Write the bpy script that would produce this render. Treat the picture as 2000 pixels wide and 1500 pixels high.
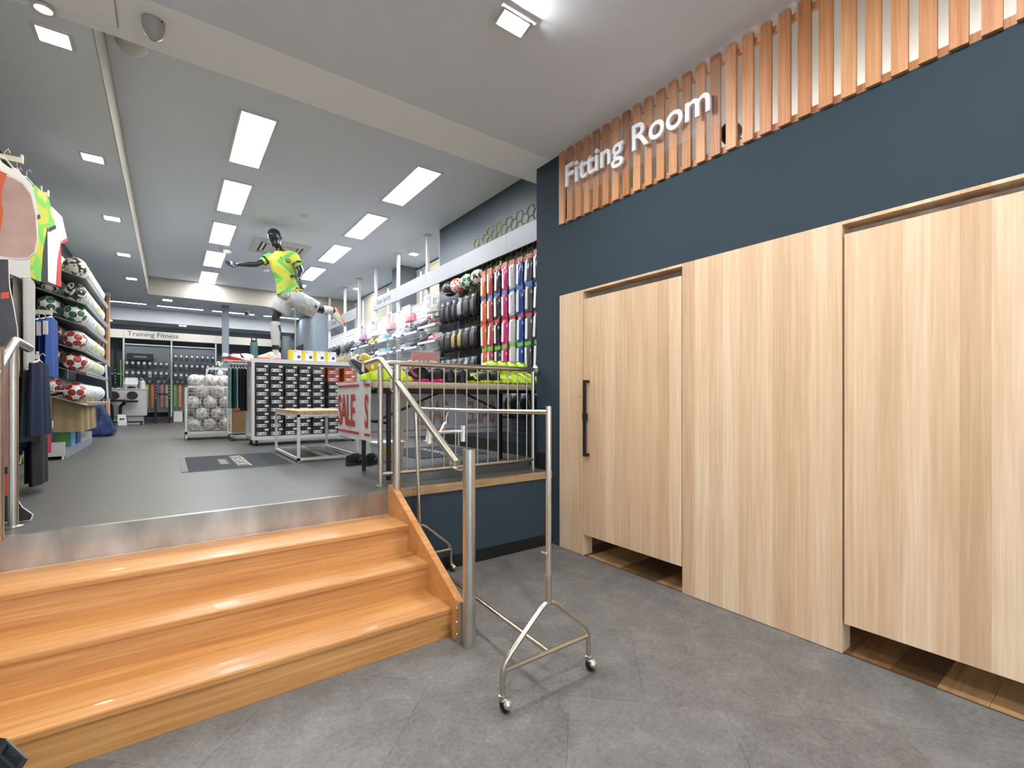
import bpy, math, random
from mathutils import Vector, Matrix, Euler
random.seed(11)
for o in list(bpy.data.objects):
    bpy.data.objects.remove(o)
sc = bpy.context.scene
COL = sc.collection
PI = math.pi
# ------------------------------------------------------------------ camera
F, CX, CY, HC, YAW = 912.0, 1000.0, 779.0, 1.4, math.radians(36.2)
cd = bpy.data.cameras.new('camera')
cam = bpy.data.objects.new('camera', cd)
COL.objects.link(cam)
cam.location = (0, 0, HC)
cam.rotation_euler = (PI / 2, 0, -YAW)
cd.sensor_width = 36
cd.lens = F / 2000 * 36
cd.shift_y = (CY - 750) / 2000
cd.clip_start = 0.05
sc.camera = cam
# ------------------------------------------------------------------ world and exposure
sc.view_settings.view_transform = 'Standard'
sc.view_settings.look = 'None'
sc.view_settings.gamma = 1
sc.view_settings.use_curve_mapping = False
sc.view_settings.exposure = 2.33
w = bpy.data.worlds.new('overcast_sky')
sc.world = w
w.use_nodes = True
w.node_tree.nodes['Background'].inputs[0].default_value = (0.72, 0.86, 1.0, 1)
w.node_tree.nodes['Background'].inputs[1].default_value = 0.8
PANEL_E, DOWN_E, LINE_E, NEAR_E, COVE_E = 8.6, 30.0, 11.0, 280.0, 6.5

# ------------------------------------------------------------------ helpers
def lin(h):
    h = h.lstrip('#')
    r = []
    for i in (0, 2, 4):
        c = int(h[i:i + 2], 16) / 255
        r.append(c / 12.92 if c <= 0.04045 else ((c + 0.055) / 1.055) ** 2.4)
    return (r[0], r[1], r[2], 1.0)

MATS = {}
def nodes_of(name):
    m = bpy.data.materials.new(name)
    m.use_nodes = True
    nt = m.node_tree
    return m, nt, nt.nodes['Principled BSDF']

def mat(col, rough=0.5, metal=0.0, alpha=1.0, emit=0.0, trans=0.0, bump=0.0, bscale=200, coat=0.0, name=None):
    key = ('m', col, rough, metal, alpha, emit, trans, bump, bscale, coat)
    if key in MATS:
        return MATS[key]
    m, nt, b = nodes_of(name or 'paint_' + col.lstrip('#'))
    c = lin(col)
    b.inputs['Base Color'].default_value = c
    b.inputs['Roughness'].default_value = rough
    b.inputs['Metallic'].default_value = metal
    b.inputs['Alpha'].default_value = alpha
    b.inputs['Transmission Weight'].default_value = trans
    b.inputs['Coat Weight'].default_value = coat
    if emit:
        b.inputs['Emission Color'].default_value = c
        b.inputs['Emission Strength'].default_value = emit
    if bump:
        n = nt.nodes.new('ShaderNodeTexNoise')
        n.inputs['Scale'].default_value = bscale
        tc = nt.nodes.new('ShaderNodeTexCoord')
        nt.links.new(tc.outputs['Object'], n.inputs['Vector'])
        bp = nt.nodes.new('ShaderNodeBump')
        bp.inputs['Strength'].default_value = bump
        bp.inputs['Distance'].default_value = 0.004
        nt.links.new(n.outputs['Fac'], bp.inputs['Height'])
        nt.links.new(bp.outputs['Normal'], b.inputs['Normal'])
    MATS[key] = m
    return m

class NB:
    """small node-building helper"""
    def __init__(s, name):
        s.m, s.nt, s.b = nodes_of(name)
        s.L = s.nt.links.new
    def n(s, t, **kw):
        x = s.nt.nodes.new('ShaderNode' + t)
        for k, v in kw.items():
            setattr(x, k, v)
        return x
    def obj(s, scale=(1, 1, 1), rot=(0, 0, 0), loc=(0, 0, 0)):
        tc = s.n('TexCoord')
        mp = s.n('Mapping')
        mp.inputs['Scale'].default_value = scale
        mp.inputs['Rotation'].default_value = rot
        mp.inputs['Location'].default_value = loc
        s.L(tc.outputs['Object'], mp.inputs['Vector'])
        return mp.outputs[0]
    def noise(s, vec, scale=5, detail=4, rough=0.5, dist=0.0):
        x = s.n('TexNoise')
        x.inputs['Scale'].default_value = scale
        x.inputs['Detail'].default_value = detail
        x.inputs['Roughness'].default_value = rough
        x.inputs['Distortion'].default_value = dist
        s.L(vec, x.inputs['Vector'])
        return x.outputs['Fac']
    def ramp(s, fac, stops, interp='LINEAR'):
        r = s.n('ValToRGB')
        r.color_ramp.interpolation = interp
        el = r.color_ramp.elements
        el[0].position, el[0].color = stops[0][0], lin(stops[0][1])
        el[1].position, el[1].color = stops[1][0], lin(stops[1][1])
        for p, c in stops[2:]:
            e = el.new(p)
            e.color = lin(c)
        s.L(fac, r.inputs[0])
        return r.outputs['Color']
    def math(s, op, a, b=None, c=None):
        x = s.n('Math', operation=op)
        for i, v in enumerate((a, b, c)):
            if v is None:
                continue
            if hasattr(v, 'is_linked') or hasattr(v, 'links'):
                s.L(v, x.inputs[i])
            else:
                x.inputs[i].default_value = v
        return x.outputs[0]
    def mix(s, fac, a, b, mode='MIX'):
        x = s.n('Mix', data_type='RGBA', blend_type=mode)
        for i, v in ((0, fac), (6, a), (7, b)):
            if isinstance(v, (int, float)):
                x.inputs[i].default_value = v
            elif isinstance(v, tuple):
                x.inputs[i].default_value = v
            elif isinstance(v, str):
                x.inputs[i].default_value = lin(v)
            else:
                s.L(v, x.inputs[i])
        return x.outputs[2]
    def base(s, col):
        s.L(col, s.b.inputs['Base Color'])
    def bump(s, h, strength=0.2, dist=0.002):
        bp = s.n('Bump')
        bp.inputs['Strength'].default_value = strength
        bp.inputs['Distance'].default_value = dist
        s.L(h, bp.inputs['Height'])
        s.L(bp.outputs['Normal'], s.b.inputs['Normal'])
    def set(s, rough=None, metal=None, coat=None, spec=None):
        if rough is not None: s.b.inputs['Roughness'].default_value = rough
        if metal is not None: s.b.inputs['Metallic'].default_value = metal
        if coat is not None: s.b.inputs['Coat Weight'].default_value = coat
        if spec is not None: s.b.inputs['Specular IOR Level'].default_value = spec

def wood(name, c_dark, c_mid, c_light, grain=(60, 60, 2), var=(3, 3, 0.4), rough=0.45, rnd=0.0, coat=0.0, knots=None, strip=None):
    k = NB(name)
    v = k.obj(scale=grain)
    if rnd:
        oi = k.n('ObjectInfo')
        add = k.n('VectorMath', operation='ADD')
        sc_ = k.n('VectorMath', operation='SCALE')
        cmb = k.n('CombineXYZ')
        for i in range(3):
            k.L(oi.outputs['Random'], cmb.inputs[i])
        sc_.inputs['Scale'].default_value = 37.0
        k.L(cmb.outputs[0], sc_.inputs[0])
        k.L(v, add.inputs[0]); k.L(sc_.outputs[0], add.inputs[1])
        v = add.outputs[0]
    g = k.noise(v, 1.0, 5, 0.6, 0.4)
    g2 = k.noise(k.obj(scale=var), 1.0, 3, 0.5, 0.8)
    f = k.math('ADD', k.math('MULTIPLY', g, 0.6), k.math('MULTIPLY', g2, 0.4))
    if strip:
        ax, wd, amt = strip
        sep = k.n('SeparateXYZ')
        tc = k.n('TexCoord')
        k.L(tc.outputs['Object'], sep.inputs[0])
        wn = k.n('TexWhiteNoise', noise_dimensions='1D')
        k.L(k.math('FLOOR', k.math('DIVIDE', sep.outputs[ax], wd)), wn.inputs['W'])
        f = k.math('ADD', f, k.math('MULTIPLY', k.math('SUBTRACT', wn.outputs['Value'], 0.5), amt))
    if rnd:
        f = k.math('ADD', f, k.math('MULTIPLY', k.math('SUBTRACT', oi.outputs['Random'], 0.5), rnd))
    col = k.ramp(f, [(0.3, c_dark), (0.5, c_mid), (0.72, c_light)])
    if knots:
        n = k.noise(k.obj(scale=knots), 1.0, 2, 0.5, 0.6)
        kf = k.ramp(n, [(0.68, '#000000'), (0.78, '#ffffff')])
        col = k.mix(k.math('MULTIPLY', kf, 0.55), col, '#4a2a14')
    k.base(col)
    k.bump(g, 0.08, 0.001)
    k.set(rough=rough, coat=coat)
    return k.m

def steel(name, col='#c9c4ba', rough=0.28, stretch=(4, 4, 4)):
    k = NB(name)
    n = k.noise(k.obj(scale=stretch), 3, 2, 0.4)
    k.base(k.mix(k.math('MULTIPLY', n, 0.3), col, '#cfcabf'))
    r = k.n('MapRange')
    r.inputs['To Min'].default_value = rough - 0.03
    r.inputs['To Max'].default_value = rough + 0.05
    k.L(n, r.inputs['Value'])
    k.L(r.outputs[0], k.b.inputs['Roughness'])
    k.set(metal=1.0)
    return k.m

class MB:
    """collects shapes; build() links them as ONE mesh object"""
    def __init__(s):
        s.v, s.f, s.mi, s.cur = [], [], [], 0
    def add(s, vs, fs):
        o = len(s.v)
        s.v += [tuple(p) for p in vs]
        s.f += [tuple(i + o for i in q) for q in fs]
        s.mi += [s.cur] * len(fs)
        return s
    def box(s, x0, x1, y0, y1, z0, z1):
        x0, x1 = min(x0, x1), max(x0, x1); y0, y1 = min(y0, y1), max(y0, y1); z0, z1 = min(z0, z1), max(z0, z1)
        vs = [(x0, y0, z0), (x1, y0, z0), (x1, y1, z0), (x0, y1, z0), (x0, y0, z1), (x1, y0, z1), (x1, y1, z1), (x0, y1, z1)]
        return s.add(vs, [(0, 3, 2, 1), (4, 5, 6, 7), (0, 1, 5, 4), (1, 2, 6, 5), (2, 3, 7, 6), (3, 0, 4, 7)])
    def cbox(s, x0, x1, y0, y1, z0, z1, c):
        """box with chamfered edges, made as three stacked rings in z"""
        x0, x1 = min(x0, x1), max(x0, x1); y0, y1 = min(y0, y1), max(y0, y1)
        def ring(i, z):
            a, b, d, e = x0 + i, x1 - i, y0 + i, y1 - i
            return [(a + c, d, z), (b - c, d, z), (b, d + c, z), (b, e - c, z), (b - c, e, z), (a + c, e, z), (a, e - c, z), (a, d + c, z)]
        return s.loft([ring(c * 0.9, z0), ring(0, z0 + c), ring(0, z1 - c), ring(c * 0.9, z1)])
    def loft(s, rings, cap=True, closed=False):
        n = len(rings[0])
        o = []
        for r in rings:
            o += r
        fs = []
        m = len(rings)
        for i in range(m if closed else m - 1):
            for j in range(n):
                a, b = i * n + j, i * n + (j + 1) % n
                c, d = ((i + 1) % m) * n + (j + 1) % n, ((i + 1) % m) * n + j
                fs.append((a, b, c, d))
        if cap and not closed:
            fs.append(tuple(reversed(range(n))))
            fs.append(tuple(range((m - 1) * n, m * n)))
        return s.add(o, fs)
    def tube(s, pts, r, n=8, cap=True, closed=False):
        pts = [Vector(p) for p in pts]
        m = len(pts)
        rs = r if isinstance(r, (list, tuple)) else [r] * m
        rings = []
        up = None
        for i, p in enumerate(pts):
            if closed:
                t = (pts[(i + 1) % m] - pts[i - 1])
            else:
                t = (pts[min(i + 1, m - 1)] - pts[max(i - 1, 0)])
            if t.length < 1e-9:
                t = Vector((0, 0, 1))
            t.normalize()
            if up is None:
                up = Vector((0, 0, 1)) if abs(t.z) < 0.9 else Vector((1, 0, 0))
            a = up - t * up.dot(t)
            if a.length < 1e-6:
                a = t.orthogonal()
            a.normalize()
            up = a
            b = t.cross(a)
            rr = rs[i]
            if not closed and 0 < i < m - 1:
                t1 = (pts[i] - pts[i - 1]).normalized(); t2 = (pts[i + 1] - pts[i]).normalized()
                cosb = max(0.5, math.cos(t1.angle(t2, 0) / 2))
            rings.append([tuple(p + (a * math.cos(2 * PI * k / n) + b * math.sin(2 * PI * k / n)) * rr) for k in range(n)])
        return s.loft(rings, cap, closed)
    def cyl(s, p0, p1, r, n=12):
        return s.tube([p0, p1], r, n)
    def bar(s, p0, p1, w, h, up=(0, 0, 1)):
        p0, p1 = Vector(p0), Vector(p1)
        t = (p1 - p0).normalized()
        u = Vector(up)
        a = t.cross(u)
        if a.length < 1e-6:
            a = t.orthogonal()
        a.normalize()
        b = a.cross(t)
        a *= w / 2; b *= h / 2
        return s.loft([[tuple(p - a - b), tuple(p + a - b), tuple(p + a + b), tuple(p - a + b)] for p in (p0, p1)])
    def sphere(s, c, r, seg=16, rng=10, sc=(1, 1, 1)):
        c = Vector(c)
        vs = [(c.x, c.y, c.z + r * sc[2])]
        for i in range(1, rng):
            th = PI * i / rng
            for j in range(seg):
                ph = 2 * PI * j / seg
                vs.append((c.x + r * sc[0] * math.sin(th) * math.cos(ph), c.y + r * sc[1] * math.sin(th) * math.sin(ph), c.z + r * sc[2] * math.cos(th)))
        vs.append((c.x, c.y, c.z - r * sc[2]))
        fs = [(0, 1 + j, 1 + (j + 1) % seg) for j in range(seg)]
        for i in range(rng - 2):
            for j in range(seg):
                a = 1 + i * seg + j; b = 1 + i * seg + (j + 1) % seg
                fs.append((a, a + seg, b + seg, b))
        l = len(vs) - 1
        o = 1 + (rng - 2) * seg
        fs += [(o + j, l, o + (j + 1) % seg) for j in range(seg)]
        return s.add(vs, fs)
    def lathe(s, prof, n=16, c=(0, 0, 0), ax='z'):
        rings = []
        for r, z in prof:
            ring = []
            for k in range(n):
                a = 2 * PI * k / n
                q = (r * math.cos(a), r * math.sin(a), z)
                if ax == 'x': q = (q[2], q[0], q[1])
                if ax == 'y': q = (q[1], q[2], q[0])
                ring.append((c[0] + q[0], c[1] + q[1], c[2] + q[2]))
            rings.append(ring)
        return s.loft(rings)
    def prism(s, poly, h0, h1, plane='xy'):
        """extrude a 2D outline; plane says which axes the outline lies in"""
        def pt(p, h):
            if plane == 'xy': return (p[0], p[1], h)
            if plane == 'xz': return (p[0], h, p[1])
            return (h, p[0], p[1])
        return s.loft([[pt(p, h0) for p in poly], [pt(p, h1) for p in poly]])
    def ring_frame(s, x0, x1, z0, z1, y0, y1, t, plane='xz'):
        def b(a0, a1, c0, c1):
            if plane == 'xz': s.box(a0, a1, y0, y1, c0, c1)
            elif plane == 'yz': s.box(y0, y1, a0, a1, c0, c1)
            else: s.box(a0, a1, c0, c1, y0, y1)
        b(x0, x1, z0, z0 + t); b(x0, x1, z1 - t, z1); b(x0, x0 + t, z0 + t, z1 - t); b(x1 - t, x1, z0 + t, z1 - t)
        return s
    def xf(s, M):
        s.v = [tuple(M @ Vector(p)) for p in s.v]
        return s
    def mesh(s, name, mats, smooth=True, ang=35):
        me = bpy.data.meshes.new(name)
        me.from_pydata(s.v, [], s.f)
        for m in (mats if isinstance(mats, (list, tuple)) else [mats]):
            me.materials.append(m)
        me.polygons.foreach_set('material_index', s.mi)
        me.update()
        import bmesh
        bm = bmesh.new(); bm.from_mesh(me)
        bmesh.ops.recalc_face_normals(bm, faces=bm.faces)
        bm.to_mesh(me); bm.free()
        if smooth:
            me.shade_smooth()
            me.set_sharp_from_angle(angle=math.radians(ang))
        return me
    def build(s, name, mats, parent=None, world=True, smooth=True, ang=35):
        """world=True: the shape is given in world coordinates (parent unrotated)"""
        if parent is not None and world:
            l = OFF[parent.name]
            s.v = [(p[0] - l[0], p[1] - l[1], p[2] - l[2]) for p in s.v]
        elif parent is None:
            pass
        return link(name, s.mesh(name, mats, smooth, ang), parent)

OFF = {}
def link(name, me, parent=None):
    o = bpy.data.objects.new(name, me)
    COL.objects.link(o)
    o.parent = parent
    OFF[o.name] = Vector((0, 0, 0)) if parent is None else OFF[parent.name]
    return o
def tag(o, label, cat, group=None):
    o['label'] = label
    o['category'] = cat
    if group: o['group'] = group
    return o
def thing(name, label, cat, loc=(0, 0, 0), rz=0, group=None):
    o = bpy.data.objects.new(name, None)
    o.empty_display_size = 0.05
    COL.objects.link(o)
    o.location = loc
    o.rotation_euler = (0, 0, rz)
    OFF[o.name] = Vector(loc)
    return tag(o, label, cat, group)
def struct(o):
    o['kind'] = 'structure'
    return o
def SB(name, mats, *boxes, parent=None):
    m = MB()
    for b in boxes: m.box(*b)
    o = m.build(name, mats, parent, smooth=False)
    return o if parent else struct(o)
def copy_tree(o, parent=None):
    c = o.copy()
    COL.objects.link(c)
    c.parent = parent
    OFF[c.name] = Vector((0, 0, 0))
    for ch in list(o.children):
        copy_tree(ch, c)
    return c
def setmat(o, m, slot=0):
    o.material_slots[slot].link = 'OBJECT'
    o.material_slots[slot].material = m
# a point of the photograph on a plane of the place (planes measured from the photograph's vanishing points)
S_, C_ = math.sin(YAW), math.cos(YAW)
def ray(u, v):
    a = (u - CX) / F
    return (S_ + a * C_, C_ - a * S_, -(v - CY) / F)
def onY(u, v, y):
    r = ray(u, v); t = y / r[1]
    return (r[0] * t, y, HC + r[2] * t)
def onX(u, v, x):
    r = ray(u, v); t = x / r[0]
    return (x, r[1] * t, HC + r[2] * t)
def onZ(u, v, z):
    r = ray(u, v); t = (z - HC) / r[2]
    return (r[0] * t, r[1] * t, z)

def text_mesh(txt, size, ext=0.002, sx=1.0, bold=0.0, align='LEFT'):
    cu = bpy.data.curves.new('txt', 'FONT')
    cu.body = txt
    cu.size = size
    cu.extrude = ext
    cu.offset = bold
    cu.resolution_u = 3
    cu.align_x = align
    ob = bpy.data.objects.new('txt', cu)
    COL.objects.link(ob)
    dg = bpy.context.evaluated_depsgraph_get()
    dg.update()
    me = bpy.data.meshes.new_from_object(ob.evaluated_get(dg))
    bpy.data.objects.remove(ob)
    bpy.data.curves.remove(cu)
    if sx != 1.0:
        me.transform(Matrix.Diagonal((sx, 1, 1, 1)))
    return me
def text_width(txt, size, sx=1.0):
    me = text_mesh(txt + 'l', size, 0, sx)
    xs = [v.co.x for v in me.vertices]
    w_ = max(xs) if xs else 0
    bpy.data.meshes.remove(me)
    me = text_mesh('l', size, 0, sx)
    w0 = max(v.co.x for v in me.vertices)
    bpy.data.meshes.remove(me)
    return w_ - w0
def text(name, txt, size, M, m, parent=None, ext=0.002, sx=1.0, bold=0.0, align='LEFT'):
    me = text_mesh(txt, size, ext, sx, bold, align)
    me.materials.clear()
    me.materials.append(m)
    me.transform(M)
    if parent is not None:
        me.transform(Matrix.Translation(-OFF[parent.name]))
    return link(name, me, parent)
def basis(origin, xdir, ydir):
    x = Vector(xdir).normalized(); y = Vector(ydir).normalized(); z = x.cross(y)
    M = Matrix.Identity(4)
    for i, a in enumerate((x, y, z)):
        for j in range(3): M[j][i] = a[j]
    M.translation = Vector(origin)
    return M
def letters(txt, size, origin, xdir, m, parent, ext=0.012, sx=1.0, bold=0.0, ydir=(0, 0, 1)):
    """every letter a part of its own"""
    adv = 0
    for i, ch in enumerate(txt):
        if ch != ' ':
            o = Vector(origin) + Vector(xdir).normalized() * text_width(txt[:i], size, sx) if i else Vector(origin)
            text('letter', ch, size, basis(o, xdir, ydir), m, parent, ext, sx, bold)
# ------------------------------------------------------------------ materials of the place
M_WHITE = mat('#d0cfcb', 0.55)
M_CEIL = mat('#dde4ee', 0.9, name='ceiling_paint')
M_BEAM = mat('#f6fafe', 0.9, name='beam_paint')
M_CREAM = mat('#a9a395', 0.8)
M_BLUE = mat('#37434c', 0.75, bump=0.05, bscale=400, name='slate_blue_paint')
M_BLUE.node_tree.nodes['Principled BSDF'].inputs['Specular IOR Level'].default_value = 0.12
M_DBLUE = mat('#333d47', 0.45, name='dark_slate_panel')
M_GREYB = mat('#6f7780', 0.6, name='grey_column_paint')
M_BLACK = mat('#131313', 0.45)
M_RUB = mat('#0d0d0d', 0.7)
M_CHROME = steel('polished_chrome', '#ece9e2', 0.2)
M_STEEL = steel('brushed_steel', '#d3cec4', 0.3)
M_OAK = wood('oak_laminate', '#c4a280', '#d7b795', '#e7ceb1', grain=(40, 55, 1.6), var=(2.2, 7, 0.5), rough=0.42, strip=(1, 0.105, 0.27))
M_SLAT = wood('cedar_batten', '#9a6038', '#bd8154', '#d4a072', grain=(50, 70, 2.0), var=(3, 3, 0.7), rough=0.5, rnd=0.25)
M_STAIR = wood('stair_timber', '#ad7038', '#ca8f52', '#e0ad74', grain=(1.6, 60, 60), var=(0.8, 6, 6), rough=0.4, coat=0.08, rnd=0.1, knots=(1.6, 5, 9))
M_EDGE = wood('edge_timber', '#7b5f40', '#a88762', '#c3a580', grain=(2, 60, 60), rough=0.4)
M_PLANKD = wood('fitting_plank', '#5c4128', '#86623f', '#b18d62', grain=(2.0, 40, 40), var=(0.9, 6, 6), rough=0.35, rnd=0.75)
M_PINE = wood('pine_top', '#a88a5c', '#c2a578', '#d2b98f', grain=(40, 3, 40), rough=0.4)
M_TABLE = mat('#b8ab92', 0.5)

def vinyl(name, a, b, c, speck=True, sc_=6, rough=0.5, stretch=(1, 1, 1)):
    k = NB(name)
    n = k.noise(k.obj(scale=stretch), sc_, 8, 0.68, 0.3)
    col = k.ramp(n, [(0.28, a), (0.5, b), (0.74, c)])
    n2 = k.noise(k.obj(), 46, 6, 0.75)
    col = k.mix(0.5, col, k.ramp(n2, [(0.3, a), (0.7, c)]))
    if speck:
        n3 = k.noise(k.obj(), 190, 2, 0.5)
        col = k.mix(k.math('MULTIPLY', k.ramp(n3, [(0.66, '#000000'), (0.74, '#ffffff')]), 0.5), col, '#c8c5c0')
        col = k.mix(k.math('MULTIPLY', k.ramp(n3, [(0.24, '#ffffff'), (0.32, '#000000')]), 0.5), col, '#3a3836')
    oi = k.n('ObjectInfo')
    col = k.mix(k.math('MULTIPLY', k.math('SUBTRACT', oi.outputs['Random'], 0.5), 0.03), col, '#ffffff', 'ADD')
    k.base(col)
    k.bump(n2, 0.06, 0.001)
    k.set(rough=rough, spec=0.35)
    return k.m
M_TILE = vinyl('stone_vinyl_tile', '#4b4947', '#686663', '#888684', rough=0.55)
M_SHOPF = vinyl('shop_vinyl_floor', '#4a4a48', '#555452', '#60605d', speck=False, sc_=3, rough=0.42, stretch=(0.5, 4, 1))

# ------------------------------------------------------------------ the setting
XW, PZ, YE = 2.975, 0.70, 3.42           # fitting-room front, platform level, platform edge
CZ, TZ = 3.72, 4.12                      # low ceiling, raised ceiling tray
fl = SB('floor', mat('#5c5956', 0.8), (-2.6, 4.6, -3.5, YE, -0.12, -0.004))
def clip(poly, a, b, c):
    out = []
    for i in range(len(poly)):
        p, q = poly[i], poly[(i + 1) % len(poly)]
        dp, dq = a * p[0] + b * p[1] - c, a * q[0] + b * q[1] - c
        if dp <= 0: out.append(p)
        if (dp < 0 < dq) or (dq < 0 < dp):
            t = dp / (dp - dq)
            out.append((p[0] + (q[0] - p[0]) * t, p[1] + (q[1] - p[1]) * t))
    return out
TA, TB, G = 0.69, 0.678, 0.0006
r2 = math.sqrt(0.5)
for j in range(-6, 8):
    for i in range(-6, 9):
        a0 = -0.068 + TA * i + (TA / 2 if j % 2 == 1 else 0)
        b0 = 2.222 + TB * (j - 1)
        q = [(a0 + G, b0 + G), (a0 + TA - G, b0 + G), (a0 + TA - G, b0 + TB - G), (a0 + G, b0 + TB - G)]
        p = [((a + b) * r2, (b - a) * r2) for a, b in q]
        for cl in ((1, 0, XW + 0.012), (-1, 0, 2.0), (0, 1, YE - 0.002), (0, -1, 2.0)):
            p = clip(p, *cl) if len(p) > 2 else []
        if len(p) > 2:
            MB().prism(p, -0.004, 0.0).build('tile', M_TILE, fl, smooth=False)
# fitting-room floor of wooden planks seen under the doors
ff = SB('floor', mat('#4a3724', 0.7), (XW + 0.02, 4.45, -1.6, 3.3, -0.003, 0.0))
y = -1.55
k_ = 0
while y < 3.25:
    x0 = XW + 0.022
    xs = [x0, x0 + (0.5 if k_ % 2 else 0.85), 4.44]
    for a, b in zip(xs[:-1], xs[1:]):
        MB().box(a + 0.001, b - 0.001, y + 0.001, y + 0.179, 0.0, 0.006).build('plank', M_PLANKD, ff, smooth=False)
    y += 0.18
    k_ += 1
SB('floor', M_SHOPF, (-2.6, 4.3, YE + 0.012, 17.8, 0.58, PZ))
# riser wall under the platform, its timber edge and black baseboard
SB('wall_platform', M_BLUE, (1.385, XW, YE, YE + 0.1, 0, 0.64))
SB('wall_platform', M_BLUE, (-2.6, -0.75, YE, YE + 0.1, 0, 0.64))
SB('trim_1', M_EDGE, (1.385, XW - 0.001, YE - 0.012, YE + 0.011, 0.64, PZ + 0.004))
SB('trim_2', M_EDGE, (-2.6, -0.75, YE - 0.012, YE + 0.011, 0.64, PZ + 0.004))
SB('trim_3', M_STEEL, (1.385, XW - 0.001, YE + 0.012, YE + 0.03, PZ, PZ + 0.003))
SB('baseboard_platform', M_BLACK, (1.385, XW - 0.001, YE - 0.012, YE, 0, 0.1))
# outer shell
SB('wall_near', M_WHITE, (-2.7, 4.6, -3.6, -3.5, 3.1, CZ), (-2.7, -2.3, -3.6, -3.5, 0, 3.1), (2.9, 4.6, -3.6, -3.5, 0, 3.1))
SB('floor', mat('#8f8d88', 0.9), (-12, 14, -16, -3.6, -0.12, -0.02))
sf = struct(MB().ring_frame(-2.3, 2.9, 0.0, 3.1, -3.58, -3.52, 0.06).box(0.27, 0.33, -3.58, -3.52, 0.06, 3.04).build('window_9', mat('#3a3f44', 0.4, metal=0.4), smooth=False))
for a, b in ((-2.24, 0.27), (0.33, 2.84)):
    MB().box(a, b, -3.553, -3.547, 0.06, 3.04).build('pane', mat('#e8f0f4', 0.02, alpha=0.06), sf, smooth=False)
SB('wall_near_left', M_WHITE, (-2.7, -2.6, -3.5, YE, 0, CZ), (-2.7, -1.3, YE, YE + 0.1, 0.64, CZ))
SB('wall_left', M_DBLUE, (-1.4, -1.28, YE + 0.1, 13.4, PZ, CZ))
SB('wall_far_left', M_DBLUE, (-2.7, -2.6, 13.4, 17.8, PZ, CZ), (-2.6, -1.4, 13.3, 13.4, PZ, CZ))
SB('wall_back', mat('#4b545d', 0.6), (-2.6, 4.3, 17.8, 17.9, PZ, CZ))
# ceilings
def hole_slab(x0, x1, y0, y1, z0, z1):
    return (x0, x1, y0, y1, z0, z1)
SB('ceiling', M_CEIL, (-2.7, 4.6, -3.5, 3.44, CZ, 4.3))
SB('trim_4', M_BEAM, (-2.7, 4.6, 3.44, 3.91, CZ - 0.001, 4.3))
SB('ceiling', M_CEIL, (-2.7, -0.395, 3.91, 13.1, CZ, 4.3))
SB('ceiling', M_CEIL, (-2.7, 4.6, 13.1, 17.9, CZ, 4.3))
SB('ceiling', M_CEIL, (-0.395, 4.6, 3.91, 13.1, TZ, 4.3))
SB('trim_5', mat('#c6c9cc', 0.7), (-2.6, 3.2, 15.14, 16.0, 3.367, CZ))
SB('trim_6', M_CREAM, (-0.397, -0.391, 3.915, 13.1, CZ - 0.002, TZ), (-0.391, 4.2, 13.094, 13.1, CZ - 0.002, TZ))
# access hatch in the beam soffit
hp = thing('access_hatch', 'square flush access hatch panel in the white ceiling beam', 'hatch', (-0.55, 3.66, CZ - 0.012))
MB().box(-0.84, -0.265, 3.47, 3.795, CZ - 0.012, CZ - 0.0065).build('hatch_panel', M_BEAM, hp, smooth=False)
MB().ring_frame(-0.845, -0.26, 3.465, 3.8, CZ - 0.0085, CZ - 0.0065, 0.006, 'xy').build('hatch_frame', mat('#9d9c99', 0.7), hp, smooth=False)

# fitting-room front: blue wall, oak panels, doors
wf = SB('wall_right', M_BLUE, (XW + 0.012, 3.09, -3.5, 3.302, 2.374, 3.041), (XW + 0.012, 3.09, 3.302, 3.66, 0, CZ), (XW + 0.012, 3.09, -3.5, -1.2, 0, 2.374))
SB('wall_right_return', M_BLUE, (3.09, 3.5, 3.56, 3.66, 0, CZ))
SB('baseboard_right', M_BLACK, (XW, XW + 0.012, 3.43, 3.66, PZ, PZ + 0.16))
def panel(y0, y1, z0, z1):
    MB().box(XW, XW + 0.03, y0, y1, z0, z1).build('oak_panel', M_OAK, wf, smooth=False)
panel(2.991, 3.302, 0.004, 2.374)
panel(0.998, 1.989, 0.004, 2.374)
panel(-1.2, -0.16, 0.004, 2.374)
for y0, y1 in ((1.989, 2.991), (-0.16, 0.998)):
    MB().box(XW, XW + 0.115, y0, y1, 2.356, 2.374).build('door_head', M_OAK, wf, smooth=False)
MB().box(XW + 0.03, XW + 0.115, 2.991, 3.01, 0.0, 2.374).box(XW + 0.03, XW + 0.115, 1.97, 1.989, 0, 2.374).box(XW + 0.03, XW + 0.115, 0.998, 1.017, 0, 2.374).box(XW + 0.03, XW + 0.115, -0.179, -0.16, 0, 2.374).build('door_jamb', M_OAK, wf, smooth=False)
def door(name, y0, y1, z0, z1, hy):
    d = struct(MB().box(XW + 0.002, XW + 0.034, y0, y1, z0, z1).build(name, M_OAK, smooth=False))
    d['label'] = 'oak laminate fitting room door with a gap above the floor'
    h = MB().box(XW - 0.058, XW - 0.036, hy - 0.012, hy + 0.012, 0.895, 1.565)
    h.box(XW - 0.038, XW + 0.002, hy - 0.012, hy + 0.012, 0.895, 0.92).box(XW - 0.038, XW + 0.002, hy - 0.012, hy + 0.012, 1.54, 1.565)
    h.box(XW - 0.036, XW + 0.002, hy + 0.012, hy + 0.04, 1.21, 1.27)
    h.build('door_handle', M_BLACK, d, smooth=False)['label'] = 'black square bar pull handle'
    return d
door('door_1', 1.996, 2.986, 0.19, 2.288, 2.925)
door('door_2', -0.15, 0.988, 0.17, 2.30, -0.08)
lk = MB().lathe([(0.006, 0), (0.006, 0.006), (0.004, 0.008)], 10, (0, 0, 0), 'x')
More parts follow.
